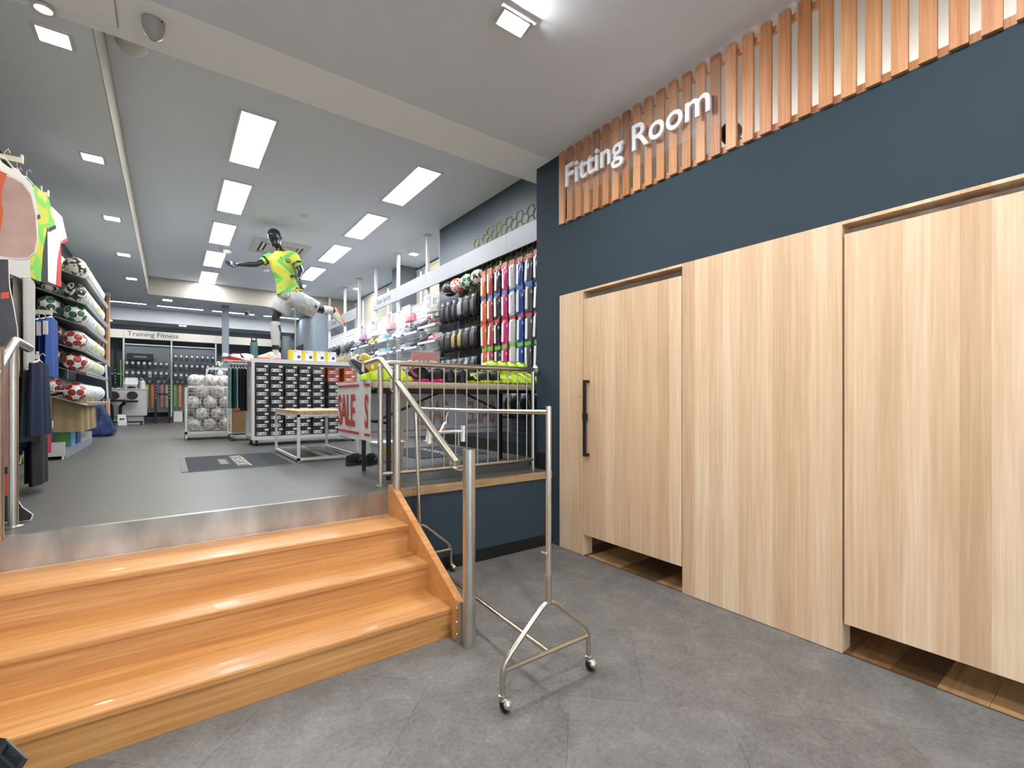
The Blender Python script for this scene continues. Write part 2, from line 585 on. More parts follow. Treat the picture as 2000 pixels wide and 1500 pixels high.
lk.xf(Matrix.Translation((XW - 0.008, 3.03, 1.42)))
lk.build('lock_indicator', M_CHROME, wf)
# cubicles behind the doors
SB('wall_cubicle', mat('#ddd9d0', 0.8), (4.45, 4.55, -1.7, 3.56, 0, CZ), (3.09, 4.45, 3.36, 3.56, 0, CZ), (3.09, 4.45, -1.8, -1.7, 0, CZ), (3.09, 4.45, 1.45, 1.5, 0, 3.0))
cv = thing('cove_light', 'strip uplight high on the white wall behind the slats', 'light', (4.42, 1.2, 3.0))
MB().box(4.38, 4.449, -1.5, 3.2, 3.0, 3.045).build('housing', M_WHITE, cv, smooth=False)
MB().box(4.385, 4.44, -1.45, 2.3, 3.046, 3.052).build('diffuser', mat('#fff1dc', 0.5, emit=COVE_E), cv, smooth=False)
# timber slat screen
ss = thing('slat_screen', 'row of upright reddish timber slats above the blue wall', 'screen', (XW, 1.0, 3.041))
MB().box(XW + 0.012, XW + 0.034, -1.7, 3.302, 3.041, 3.085).build('rail', M_SLAT, ss, smooth=False)
MB().box(XW + 0.012, XW + 0.034, -1.7, 3.302, CZ - 0.075, CZ - 0.035).build('rail', M_SLAT, ss, smooth=False)
base_me = MB().box(-0.012, 0.011, -0.034, 0.034, 3.042, CZ - 0.004).mesh('slat', M_SLAT, False)
for i in range(46):
    o = link('slat', base_me, ss)
    o.location = Vector((XW, 3.302 - 0.0375 - 0.1095 * i, 0)) - OFF[ss.name]
for (yy, zz) in ((1.79, 3.32), (0.5, 3.52)):
    sp = thing('ceiling_speaker', 'small round black speaker on white wall behind the timber slats, %s' % ('behind the sign' if yy > 1 else 'beyond the sign'), 'speaker', (3.4, yy, zz))
    MB().lathe([(0.03, 0.0), (0.06, 0.02), (0.075, 0.08), (0.07, 0.1), (0.02, 0.095)], 18, (3.2, yy, zz), 'x').build('speaker_cone', M_BLACK, sp)
    MB().cyl((3.3, yy, zz), (4.45, yy, zz), 0.012, 8).build('bracket', M_BLACK, sp)
# the sign
sg = thing('fitting_room_sign', 'white raised letters reading Fitting Room on clear acrylic plate', 'sign', (XW - 0.05, 2.4, 3.25))
MB().box(XW - 0.046, XW - 0.040, 1.60, 3.2, 3.215, 3.66).build('acrylic_plate', mat('#f4f4f4', 0.05, alpha=0.04), sg, smooth=False)
letters('Fitting Room', 0.275, (XW - 0.058, 3.168, 3.335), (0, -1, 0), mat('#f0f0f4', 0.35), sg, ext=0.011, sx=1.0, bold=0.004)

# ------------------------------------------------------------------ ceiling fittings
def ceil_panel(x, y, z, lx, ly, e, label, group, name='ceiling_light_panel', fr=0.028):
    t = thing(name, label, 'light', (x, y, z), 0, group)
    MB().ring_frame(x - lx / 2 - fr, x + lx / 2 + fr, y - ly / 2 - fr, y + ly / 2 + fr, z - 0.012, z, fr, 'xy').build('frame', mat('#dcdcda', 0.5), t, smooth=False)
    MB().box(x - lx / 2, x + lx / 2, y - ly / 2, y + ly / 2, z - 0.008, z - 0.001).build('diffuser', mat('#f4f8ff', 0.5, emit=e), t, smooth=False)
    return t
for i in range(5):
    ceil_panel(0.69, 5.62 + 1.715 * i, TZ, 0.29, 1.14, PANEL_E, 'rectangular light panel in ceiling row over the ball cage', 'light panels over the ball cage')
for i in range(5):
    ceil_panel(2.485, 5.62 + 1.715 * i, TZ, 0.29, 1.14, PANEL_E, 'rectangular light panel in ceiling row nearer the windows', 'light panels nearer the windows')
def downlight(x, y, z, s, e, label, group, col='#fff0d6'):
    t = thing('downlight', label, 'light', (x, y, z), 0, group)
    MB().ring_frame(x - s / 2 - 0.02, x + s / 2 + 0.02, y - s / 2 - 0.02, y + s / 2 + 0.02, z - 0.008, z, 0.02, 'xy').build('frame', M_WHITE, t, smooth=False)
    MB().box(x - s / 2, x + s / 2, y - s / 2, y + s / 2, z - 0.005, z - 0.001).build('lens', mat(col, 0.5, emit=e), t, smooth=False)
for i in range(5):
    downlight(-0.602, 4.15 + 1.862 * i, CZ, 0.15, DOWN_E, 'square downlight in low ceiling strip above the clothes wall', 'square downlights above the clothes wall')
downlight(-0.054, 13.62, CZ, 0.17, DOWN_E, 'square downlight in low ceiling before the strip lights', 'downlights at the back')
downlight(0.27, 15.35, 3.367, 0.15, DOWN_E * 0.6, 'downlight under the grey bulkhead before the training wall', 'downlights under the bulkhead')
downlight(-1.25, 15.35, 3.367, 0.15, DOWN_E * 0.6, 'downlight under the bulkhead beside the timber batten screen', 'downlights under the bulkhead')
downlight(3.69, 8.16, TZ, 0.14, DOWN_E, 'warm downlight beside the windows above the shoe wall', 'warm downlights by the windows')
downlight(3.72, 11.57, TZ, 0.14, DOWN_E, 'warm downlight beside the windows above the shoe wall', 'warm downlights by the windows')
for (a, b, yy) in ((-1.21, -0.48, 14.5), (-0.26, 0.69, 14.56), (0.9, 1.86, 14.56), (2.1, 3.0, 14.56)):
    ceil_panel((a + b) / 2, yy, CZ, b - a, 0.075, LINE_E, 'long narrow strip light in the low ceiling at the back', 'strip lights at the back', 'strip_light', 0.008)
for x in (-1.0, 0.6, 2.2):
    ceil_panel(x, 16.75, CZ, 1.14, 0.29, PANEL_E * 0.4, 'light panel in ceiling between the bulkhead and training wall', 'light panels behind the bulkhead')
# round eyeball light in the beam
el = thing('eyeball_downlight', 'round recessed downlight in the white beam beside the hatch', 'light', (-0.604, 3.862, CZ))
MB().lathe([(0.055, 0), (0.055, -0.012), (0.042, -0.012), (0.042, 0.0)], 24, (-0.604, 3.858, CZ - 0.012)).build('rim', M_WHITE, el)
MB().lathe([(0.04, 0), (0.04, -0.004), (0.001, -0.005)], 24, (-0.604, 3.858, CZ - 0.013)).build('lamp', mat('#fff0d6', 0.4, emit=0.5), el)
# tilting shop light of the near ceiling (one in view, its row goes on behind the camera)
def wallwash(x, y, first):
    t = thing('wallwasher_light', 'white rectangular tilting spotlight in grey ceiling above the garment rack' if first else 'white rectangular tilting ceiling spotlight out of the doors row', 'light', (x, y, CZ), 0, None if first else 'ceiling spotlights')
    MB().ring_frame(x - 0.125, x + 0.125, y - 0.075, y + 0.075, CZ - 0.008, CZ, 0.022, 'xy').build('frame', M_WHITE, t, smooth=False)
    h = MB().loft([[(x - 0.1, y - 0.05, CZ), (x + 0.1, y - 0.05, CZ), (x + 0.1, y + 0.05, CZ), (x - 0.1, y + 0.05, CZ)],
                   [(x - 0.095, y - 0.048, CZ - 0.012), (x + 0.095, y - 0.048, CZ - 0.012), (x + 0.095, y + 0.048, CZ - 0.035), (x - 0.095, y + 0.048, CZ - 0.035)]])
    h.build('lamp_head', M_WHITE, t, smooth=False)
    MB().loft([[(x - 0.075, y - 0.034, CZ - 0.0165), (x + 0.075, y - 0.034, CZ - 0.0165), (x + 0.075, y + 0.03, CZ - 0.0315), (x - 0.075, y + 0.03, CZ - 0.0315)],
               [(x - 0.075, y - 0.034, CZ - 0.0185), (x + 0.075, y - 0.034, CZ - 0.0185), (x + 0.075, y + 0.03, CZ - 0.0335), (x - 0.075, y + 0.03, CZ - 0.0335)]]).build('lamp_lens', mat('#fdfbf8', 0.4, emit=NEAR_E), t, smooth=False)
wallwash(1.695, 2.305, True)
for x, y in ((1.695, 0.3), (-0.4, 2.2), (-0.4, 0.2), (1.695, -1.9)):
    wallwash(x, y, False)
# sensors, detectors, cassette unit
def dome(name, label, cat, x, y, z, r, h, col='#d4d3cf', grp=None):
    t = thing(name, label, cat, (x, y, z), 0, grp)
    MB().lathe([(r, 0), (r, -h * 0.25), (r * 0.92, -h * 0.32)], 20, (x, y, z)).build('base', mat(col, 0.5), t)
    MB().lathe([(r * 0.8, -h * 0.3), (r * 0.78, -h * 0.55), (r * 0.6, -h * 0.85), (r * 0.25, -h)], 20, (x, y, z)).build('lens_cap', mat('#e9e8e4', 0.3), t)
dome('smoke_detector', 'white smoke detector between the two rows of ceiling panels', 'detector', 1.6, 7.42, TZ, 0.05, 0.06)
dome('motion_sensor', 'white dome sensor on raised ceiling beside the left panel row', 'sensor', 0.84, 9.91, TZ, 0.085, 0.09)
dome('ceiling_sensor', 'white dome sensor on raised ceiling behind the mannequin', 'sensor', 1.62, 10.9, TZ, 0.07, 0.08)
pr_ = thing('motion_detector', 'grey wedge shaped motion detector under the white beam', 'sensor', (-0.083, 3.6, CZ))
q = []
for zz, rr in ((CZ - 0.006, 0.06), (CZ - 0.05, 0.058), (CZ - 0.09, 0.045), (CZ - 0.115, 0.018)):
    q.append([(-0.083 + rr * math.cos(a), 3.60 + rr * 0.75 * math.sin(a) + 0.02 * (1 if rr < 0.05 else 0), zz) for a in [2 * PI * i / 20 for i in range(20)]])
MB().loft(q).build('detector_body', mat('#a4a29f', 0.35), pr_)
MB().sphere((-0.04, 3.56, CZ - 0.02), 0.006, 8, 6).build('indicator', M_BLACK, pr_)
d2 = thing('ceiling_speaker_dome', 'white shallow dome on raised ceiling just past the beam', 'sensor', (-0.24, 4.62, TZ))
MB().lathe([(0.1, 0), (0.098, -0.025), (0.075, -0.055), (0.035, -0.07), (0.008, -0.074)], 28, (-0.235, 4.6, TZ)).build('dome_shell', mat('#cfcecb', 0.4), d2)
ac = thing('air_conditioner', 'white square ceiling cassette air conditioner behind the mannequin head', 'air conditioner', (1.6, 9.25, TZ))
MB().ring_frame(1.16, 2.04, 8.86, 9.7, TZ - 0.032, TZ - 0.002, 0.1, 'xy').build('outer_panel', M_WHITE, ac, smooth=False)
MB().box(1.36, 1.84, 9.06, 9.5, TZ - 0.035, TZ - 0.005).build('intake_grille', mat('#c9c8c5', 0.5), ac, smooth=False)
MB().ring_frame(1.26, 1.94, 8.96, 9.6, TZ - 0.012, TZ - 0.001, 0.1, 'xy').build('air_slot', M_BLACK, ac, smooth=False)
for a, b, c, d in ((1.29, 1.33, 9.0, 9.56), (1.87, 1.91, 9.0, 9.56), (1.3, 1.9, 8.99, 9.03), (1.3, 1.9, 9.53, 9.57)):
    MB().box(a, b, c, d, TZ - 0.03, TZ - 0.014).build('louvre', mat('#e2e1de', 0.4), ac, smooth=False)
cm = thing('security_camera', 'small white dome security camera by the strip lights', 'camera', (1.61, 13.9, CZ))
MB().lathe([(0.09, 0), (0.09, -0.03), (0.07, -0.06)], 18, (1.61, 13.9, CZ)).build('mount', M_WHITE, cm)
MB().sphere((1.61, 13.87, CZ - 0.09), 0.07, 14, 10).build('camera_ball', M_WHITE, cm)
MB().sphere((1.59, 13.815, CZ - 0.11), 0.035, 12, 8).build('camera_lens', M_BLACK, cm)
cs = thing('column', 'slim grey square column standing before the training wall', 'column', (1.11, 13.6, PZ))
MB().box(1.04, 1.18, 13.55, 13.69, PZ, CZ).build('shaft', M_GREYB, cs, smooth=False)
MB().box(1.025, 1.195, 13.535, 13.705, PZ, PZ + 0.1).build('plinth', M_BLACK, cs, smooth=False)
# ------------------------------------------------------------------ staircase
st = thing('staircase', 'three wide timber steps with steel kick plate up to the platform', 'stairs', (0.3, 2.43, 0))
SX0, SX1 = -0.75, 1.335
fronts = [2.425, 2.735, 3.045]
for i, yf in enumerate(fronts):
    z0 = 0.175 * i
    MB().box(SX0, SX1, yf + 0.012, yf + 0.034, z0 if i == 0 else z0 - 0.001, z0 + 0.14).build('riser', M_STAIR, st, smooth=False)
    yb = (fronts[i + 1] + 0.012) if i < 2 else YE - 0.004
    zt = z0 + 0.175
    prof = [(yf + 0.004, zt - 0.036), (yb, zt - 0.036), (yb, zt), (yf + 0.012, zt), (yf + 0.005, zt - 0.003), (yf + 0.001, zt - 0.009), (yf, zt - 0.018), (yf, zt - 0.03)]
    MB().prism([(a, b) for a, b in prof], SX0, SX1, 'yz').build('tread', M_STAIR, st, ang=25)
MB().prism([(2.335, 0.0), (YE - 0.004, 0.0), (YE - 0.004, PZ + 0.05), (3.36, PZ + 0.05), (2.335, 0.21)], SX1, SX1 + 0.045, 'yz').build('stringer', M_STAIR, st, smooth=False)
MB().prism([(2.335, 0.0), (YE - 0.004, 0.0), (YE - 0.004, PZ + 0.05), (3.36, PZ + 0.05), (2.335, 0.21)], SX0 - 0.045, SX0, 'yz').build('stringer', M_STAIR, st, smooth=False)
def kick_mat():
    k = NB('scuffed_steel_sheet')
    n = k.noise(k.obj(scale=(3.5, 1, 1.2)), 1.6, 3, 0.5, 0.3)
    k.base(k.ramp(n, [(0.3, '#9c958a'), (0.5, '#b5aea4'), (0.72, '#cdc8bf')]))
    k.set(metal=1.0, rough=0.34)
    k.bump(n, 0.25, 0.02)
    return k.m
M_KICK = kick_mat()
MB().box(SX0, SX1 + 0.045, YE - 0.003, YE + 0.0115, 0.525, PZ + 0.003).build('kick_plate', M_KICK, st, smooth=False)
MB().box(SX0, SX1 + 0.045, YE + 0.0115, YE + 0.035, PZ + 0.0005, PZ + 0.003).build('kick_plate_lip', M_KICK, st, smooth=False)

# ------------------------------------------------------------------ handrails and balustrade
def arc(p0, p1, p2, r, n=6):
    """rounded corner at p1"""
    p0, p1, p2 = Vector(p0), Vector(p1), Vector(p2)
    a = p1 + (p0 - p1).normalized() * r
    b = p1 + (p2 - p1).normalized() * r
    return [tuple((1 - t) ** 2 * a + 2 * t * (1 - t) * p1 + t * t * b) for t in [i / n for i in range(n + 1)]]
def stair_rail(x, side, label):
    t = thing('stair_handrail', label, 'handrail', (x, 2.3, 0))
    top = [(x, 4.0, 1.705)] + arc((x, 4.0, 1.705), (x, 3.66, 1.722), (x, 2.4, 1.005), 0.06) + [(x, 2.42, 1.018)]
    MB().tube(top, 0.0245, 16).build('rail', M_STEEL, t)
    MB().cyl((x + side * 0.0, 2.285, 0), (x, 2.285, 1.11), 0.036, 20).build('newel_post', M_STEEL, t)
    MB().cyl((x, 2.285, 1.11), (x, 2.285, 1.113), 0.036, 20).build('post_cap', M_CHROME, t)
    MB().tube([(x, 2.32, 1.0), (x, 2.38, 0.985), (x, 2.46, 0.985), (x, 2.5, 1.0), (x, 2.5, 1.045)], 0.008, 8).build('bracket', M_STEEL, t)
    MB().box(x - 0.045, x - 0.036, 2.335, 2.36, 0.0, 0.24).box(x - 0.045, x - 0.0, 2.315, 2.333, 0.0, 0.24).build('bracket_plate', M_STEEL, t, smooth=False)
    for zz in (0.05, 0.12, 0.2):
        MB().sphere((x - 0.046, 2.347, zz), 0.006, 8, 6).build('screw', M_CHROME, t)
    MB().cyl((x, 3.335, PZ + 0.006), (x, 3.335, 1.655), 0.03, 18).build('upper_post', M_STEEL, t)
    MB().tube([(x, 3.365, 1.47), (x, 3.42, 1.455), (x, 3.45, 1.48), (x, 3.45, 1.585)], 0.008, 8).build('bracket', M_STEEL, t)
    if side < 0:
        MB().cyl((x, 3.66, PZ), (x, 3.66, 1.7), 0.021, 14).build('end_post', M_STEEL, t)
        MB().lathe([(0.04, 0), (0.04, 0.006), (0.022, 0.012)], 18, (x, 3.66, PZ + 0.001)).build('post_base', M_STEEL, t)
    return t
stair_rail(1.37, 1, 'steel stair handrail beside the garment rack, ending in a round post')
stair_rail(-0.69, -1, 'steel stair handrail in front of the cut-out athlete')
bl = thing('balustrade', 'steel balustrade with upright rods along the platform edge before the sale table', 'railing', (2.15, 3.645, PZ))
YR = 3.645
MB().cyl((1.43, YR, 1.69), (2.965, YR, 1.69), 0.0225, 16).build('top_rail', M_STEEL, bl)
MB().lathe([(0.022, 0), (0.045, 0.012), (0.048, 0.03), (0.0, 0.03)], 20, (2.943, YR, 1.69), 'x').build('wall_flange', M_CHROME, bl)
MB().cyl((1.375, YR, 0.795), (2.93, YR, 0.795), 0.019, 14).build('bottom_rail', M_STEEL, bl)
MB().tube([(1.36, YR, PZ + 0.003), (1.36, YR, 1.66), (1.38, YR, 1.685), (1.43, YR, 1.69)], 0.021, 14).build('end_post', M_STEEL, bl)
MB().lathe([(0.04, 0), (0.04, 0.006), (0.022, 0.012)], 18, (1.36, YR, PZ + 0.002)).build('post_base', M_STEEL, bl)
MB().cyl((2.928, YR, PZ + 0.003), (2.928, YR, 1.69), 0.02, 14).build('end_post', M_STEEL, bl)
MB().lathe([(0.034, 0), (0.034, 0.006), (0.02, 0.012)], 18, (2.928, YR, PZ + 0.002)).build('post_base', M_STEEL, bl)
rod = MB().cyl((0, 0, 0.795), (0, 0, 1.69), 0.0065, 10).mesh('baluster', M_STEEL)
for i in range(12):
    o = link('baluster', rod, bl)
    o.location = Vector((1.588 + 0.1145 * i, YR, 0)) - OFF[bl.name]

# ------------------------------------------------------------------ rolling garment rack and hanger
rk = thing('garment_rack', 'empty chrome rolling garment rack standing by the steps', 'garment rack', (1.5, 2.5, 0))
M_WORN = steel('worn_chrome', '#c8c2b2', 0.25, (9, 9, 9))
NX, NY, FX, FY = 1.465, 1.705, 1.56, 3.345
def rack_end(cx, cy, l, r, hidden):
    xl, xr = cx - l, cx + r
    zc = 0.075
    pts = [(xl, cy, zc)] + arc((xl, cy, zc), (xl, cy, 0.215), (cx, cy, 0.43), 0.06) + arc((xl, cy, 0.215), (cx, cy, 0.445), (xr, cy, 0.215), 0.07) + arc((cx, cy, 0.43), (xr, cy, 0.215), (xr, cy, zc), 0.06) + [(xr, cy, zc)]
    MB().tube(pts, 0.0125, 12).build('end_frame', M_WORN, rk)
    MB().cyl((xl, cy, 0.185), (xr, cy, 0.185), 0.0115, 12).build('cross_bar', M_WORN, rk)
    for x in (xl, xr):
        c = MB().lathe([(0.012, 0.07), (0.018, 0.08), (0.009, 0.085)], 12, (x, cy, 0))
        c.box(x - 0.012, x + 0.014, cy - 0.012, cy + 0.012, 0.055, 0.073)
        cn_ = c.build('caster_neck', M_WORN, rk)
        wx = x + 0.014
        wob = MB().sphere((wx, cy, 0.03), 0.03, 16, 10, (0.8, 1, 1)).build('caster_wheel', M_RUB, cn_)
        MB().sphere((wx + 0.004, cy - 0.012, 0.036), 0.0275, 14, 10, (0.85, 0.8, 0.9)).build('caster_hood', M_CHROME, cn_)
    return xl, xr
rack_end(NX, NY, 0.27, 0.27, False)
rack_end(FX, FY, 0.145, 0.275, True)
MB().cyl((NX, NY, 0.42), (NX + 0.0, NY, 1.365), 0.0135, 14).build('upright', M_CHROME, rk)
MB().cyl((FX, FY, 0.42), (FX - 0.035, FY, 1.35), 0.0135, 14).build('upright', M_CHROME, rk)
MB().cyl((NX, NY, 0.42), (NX, NY, 0.56), 0.016, 14).build('upright_sleeve', M_WORN, rk)
MB().cyl((FX, FY, 0.42), (FX - 0.008, FY, 0.6), 0.016, 14).build('upright_sleeve', M_WORN, rk)
MB().tube([(NX, NY - 0.0, 1.335), (NX + 0.006, NY + 0.55, 1.329), (FX - 0.02, FY - 0.6, 1.325), (FX - 0.035, FY, 1.325)], 0.0125, 14).build('hanging_bar', M_CHROME, rk)
MB().cyl((NX + 0.0, NY, 0.185), (FX, FY, 0.185), 0.0115, 12).build('base_bar', M_WORN, rk)
MB().cyl((NX - 0.012, NY, 0.66), (NX - 0.05, NY, 0.675), 0.005, 8).build('height_pin', M_CHROME, rk)
# hanger: lies across the bar, facing the steps
hx, hy, hz = 1.528, 2.85, 1.326
hg = thing('clothes_hanger', 'white plastic clothes hanger with clip ends hanging on the chrome rack', 'hanger', (hx, hy, hz))
pts = []
for i in range(10):
    a = math.radians(200 - 25 * i)
    pts.append((hx + 0.021 * math.cos(a), hy, hz + 0.004 + 0.021 * math.sin(a)))
pts += [(hx, hy, hz - 0.045), (hx, hy, hz - 0.10)]
MB().tube(pts, 0.0025, 8).build('hook', mat('#cfd4d8', 0.2, metal=1.0), hg)
hb = MB()
hb.tube([(hx - 0.125, hy, hz - 0.155), (hx - 0.05, hy, hz - 0.15), (hx + 0.05, hy, hz - 0.15), (hx + 0.125, hy, hz - 0.155)], 0.008, 8)
hb.tube([(hx, hy, hz - 0.085), (hx - 0.02, hy, hz - 0.1), (hx - 0.045, hy, hz - 0.15)], 0.009, 8)
hb.build('hanger_body', mat('#e9e7e1', 0.4), hg)
for s in (-1, 1):
    c = MB().box(hx + s * 0.12, hx + s * 0.14, hy - 0.014, hy - 0.004, hz - 0.225, hz - 0.115)
    c.box(hx + s * 0.12, hx + s * 0.14, hy + 0.004, hy + 0.014, hz - 0.225, hz - 0.115)
    c.build('clip', mat('#e9e7e1', 0.4), hg, smooth=False)
text('logo', 'INTER', 0.018, basis((hx - 0.04, hy - 0.0095, hz - 0.142), (1, 0, 0), (0, 0, 1)), mat('#c03030', 0.5), hg, 0.0005)
text('logo', 'SPORT', 0.018, basis((hx + 0.012, hy - 0.0095, hz - 0.142), (1, 0, 0), (0, 0, 1)), mat('#2a3f9c', 0.5), hg, 0.0005)
# black boxy thing on the floor at the foot of the steps: foot of a display stand with embossed lettering
bx = thing('display_stand_foot', 'black plastic block with recessed lettered end at the steps', 'stand', (-0.33, 2.0, 0), math.radians(0))
def at_depth(u, v, d):
    return Vector((0, 0, HC)) + Vector(ray(u, v)) * d
fa_ = [at_depth(15, 1443, 1.45), at_depth(56, 1481, 1.43), at_depth(38, 1509, 1.42), at_depth(-3, 1471, 1.44)]
ex_ = Vector((-C_ * 0.16 + S_ * 0.06, S_ * 0.16 + C_ * 0.06, -0.03))
cen = sum(fa_, Vector()) / 4
nr_ = (fa_[3] - fa_[0]).cross(fa_[1] - fa_[0]).normalized()
if nr_.dot(cen - Vector((0, 0, HC))) > 0: nr_ = -nr_
MB().loft([[tuple(p) for p in fa_], [tuple(p + ex_) for p in fa_]]).build('block', mat('#15181b', 0.45), bx, smooth=False)
for i_ in range(4):
    p, q_ = fa_[i_], fa_[(i_ + 1) % 4]
    MB().loft([[tuple(w_) for w_ in (p, q_, q_ + (cen - q_) * 0.28, p + (cen - p) * 0.28)], [tuple(w_ + nr_ * 0.006) for w_ in (p, q_, q_ + (cen - q_) * 0.28, p + (cen - p) * 0.28)]]).build('rim', mat('#2c3236', 0.35), bx, smooth=False)
dx_ = (fa_[1] - fa_[0]).normalized(); dy_ = nr_.cross(dx_)
text('lettering', 'SPORT', 0.016, basis(cen - dx_ * 0.027 + nr_ * 0.001, dx_, dy_), mat('#4a4e50', 0.5), bx, 0.0006)
bp_ = cen + ex_ * 0.8
MB().cyl((bp_.x, bp_.y, 0.0), tuple(bp_), 0.015, 12).build('stand_pole', M_BLACK, bx)
MB().lathe([(0.16, 0), (0.16, 0.012), (0.03, 0.022)], 24, (bp_.x, bp_.y, 0)).build('stand_base', M_BLACK, bx)

# ------------------------------------------------------------------ window side of the shop
XB = 3.5
SB('wall_side', M_DBLUE, (XB, XB + 0.1, 3.66, 6.75, PZ, TZ))
SB('trim_7', M_WHITE, (XB - 0.004, XB + 0.104, 6.75, 6.765, PZ, TZ))
SB('baseboard_side', M_BLACK, (XB - 0.012, XB, 3.66, 6.75, PZ, PZ + 0.16))
SB('wall_side_return', M_DBLUE, (XB + 0.1, 4.2, 6.65, 6.75, PZ, TZ))
XG = 4.16
M_FRAME = mat('#5b646e', 0.4, metal=0.3)
M_GLASS = mat('#dfe8f0', 0.03, alpha=0.12)
k = NB('roller_blind')
dif = k.n('BsdfDiffuse'); tr = k.n('BsdfTranslucent'); ms = k.n('MixShader')
dif.inputs['Color'].default_value = lin('#d9d6cc'); tr.inputs['Color'].default_value = lin('#d0ccc0')
ms.inputs[0].default_value = 0.35
k.L(dif.outputs[0], ms.inputs[1]); k.L(tr.outputs[0], ms.inputs[2])
k.L(ms.outputs[0], k.nt.nodes['Material Output'].inputs['Surface'])
M_BLIND = k.m
SB('wall_window_sill', M_GREYB, (XG, XG + 0.14, 6.75, 13.1, PZ, 1.5))
bounds = [6.75, 7.6, 8.75, 9.55, 10.55, 11.4, 12.3, 13.1]
for i in range(7):
    y0, y1 = bounds[i], bounds[i + 1]
    wd = struct(MB().ring_frame(y0, y1, 1.5, TZ, XG, XG + 0.08, 0.055, 'yz').build('window_%d' % (i + 1), M_FRAME, smooth=False))
    MB().box(XG + 0.035, XG + 0.041, y0 + 0.055, y1 - 0.055, 1.555, TZ - 0.055).build('pane', M_GLASS, wd, smooth=False)
    MB().box(XG - 0.03, XG - 0.027, y0 + 0.09, y1 - 0.05, 2.0, TZ - 0.09).build('blind', M_BLIND, wd, smooth=False)
    MB().cyl((XG - 0.028, y0 + 0.08, TZ - 0.085), (XG - 0.028, y1 - 0.04, TZ - 0.085), 0.028, 12).build('blind_roller', M_WHITE, wd)
    MB().box(XG - 0.036, XG - 0.02, y0 + 0.09, y1 - 0.05, 1.985, 2.005).build('blind_bottom_bar', M_WHITE, wd, smooth=False)
cl2 = thing('window_column', 'thick dark grey square column against the windows behind the team sports sign', 'column', (3.95, 9.2, PZ))
MB().box(3.78, XG, 9.0, 9.45, PZ, TZ - 0.001).build('shaft', M_GREYB, cl2, smooth=False)
# back right corner: dark doorway and wall blocks
SB('wall_back_right', mat('#7d868f', 0.6), (3.05, 4.2, 13.1, 13.3, PZ, CZ), (3.05, 3.2, 13.3, 17.8, PZ, CZ))
SB('door_3', mat('#1d242c', 0.5), (3.03, 3.05, 14.2, 15.6, PZ, 2.95))
# ================================================================== goods: shared builders
def ball_material(kind):
    if ('ball', kind) in MATS: return MATS[('ball', kind)]
    k = NB('ball_' + kind)
    tc = k.n('TexCoord')
    nrm = k.n('VectorMath', operation='NORMALIZE')
    k.L(tc.outputs['Object'], nrm.inputs[0])
    v = nrm.outputs[0]
    if kind in ('red_star', 'green_star'):
        g = (1 + 5 ** 0.5) / 2
        ax = [(1, 1, 1), (1, 1, -1), (1, -1, 1), (-1, 1, 1), (0, g, 1 / g), (0, g, -1 / g), (1 / g, 0, g), (-1 / g, 0, g), (g, 1 / g, 0), (g, -1 / g, 0)]
        best = None
        for a in ax:
            d = k.n('VectorMath', operation='DOT_PRODUCT')
            d.inputs[1].default_value = tuple(Vector(a).normalized())
            k.L(v, d.inputs[0])
            x = k.math('ABSOLUTE', d.outputs['Value'])
            best = x if best is None else k.math('MAXIMUM', best, x)
        if kind == 'red_star':
            st_ = [(0.0, '#efe9e4'), (0.938, '#efe9e4'), (0.940, '#5a1717'), (0.968, '#8e2420'), (0.985, '#c23b2c'), (0.995, '#a82c25')]
        else:
            st_ = [(0.0, '#e6e9df'), (0.942, '#e6e9df'), (0.944, '#16291c'), (0.968, '#1d4a2c'), (0.985, '#3f8a5a'), (0.995, '#2b6a44')]
        k.base(k.ramp(best, st_))
    elif kind == 'swirl':
        n = k.noise(v, 0.95, 0.5, 0.4, 2.2)
        k.base(k.ramp(n, [(0.0, '#2c2b29'), (0.47, '#2c2b29'), (0.485, '#e3ddcc'), (0.66, '#e3ddcc'), (0.675, '#33312f')]))
    elif kind == 'league':
        n = k.noise(v, 1.7, 0.5, 0.4, 0.7)
        c = k.ramp(n, [(0.0, '#d0ccc8'), (0.53, '#d0ccc8'), (0.54, '#7f8e8d'), (0.68, '#9aa8a5'), (0.69, '#cfcbc7')])
        n2 = k.noise(v, 2.6, 0.0, 0.4, 0.6)
        c = k.mix(k.ramp(n2, [(0.74, '#000000'), (0.75, '#ffffff')]), c, '#b03a58')
        k.base(c)
    elif kind == 'orange':
        n = k.noise(v, 2.0, 1.0, 0.4, 1.0)
        k.base(k.ramp(n, [(0.0, '#e8541f'), (0.46, '#e8541f'), (0.48, '#ece7e6'), (0.62, '#ece7e6'), (0.64, '#d94a2a')]))
    elif kind == 'dark':
        n = k.noise(v, 2.2, 1.0, 0.4, 1.0)
        k.base(k.ramp(n, [(0.0, '#241f2b'), (0.58, '#241f2b'), (0.6, '#8a7a58'), (0.615, '#2a2331')]))
    else:   # pale
        n = k.noise(v, 2.4, 1.0, 0.4, 1.4)
        c = k.ramp(n, [(0.0, '#d9dbd8'), (0.5, '#e4e5e2'), (0.52, '#9fb0b2'), (0.6, '#c3cbc9'), (0.62, '#e2e3df')])
        n2 = k.noise(v, 1.6, 0.0, 0.4, 0.6)
        k.base(k.mix(k.ramp(n2, [(0.64, '#000000'), (0.66, '#ffffff')]), c, '#c9cf5a'))
    k.set(rough=0.35, coat=0.2)
    MATS[('ball', kind)] = k.m
    return k.m
BALL_ME = {}
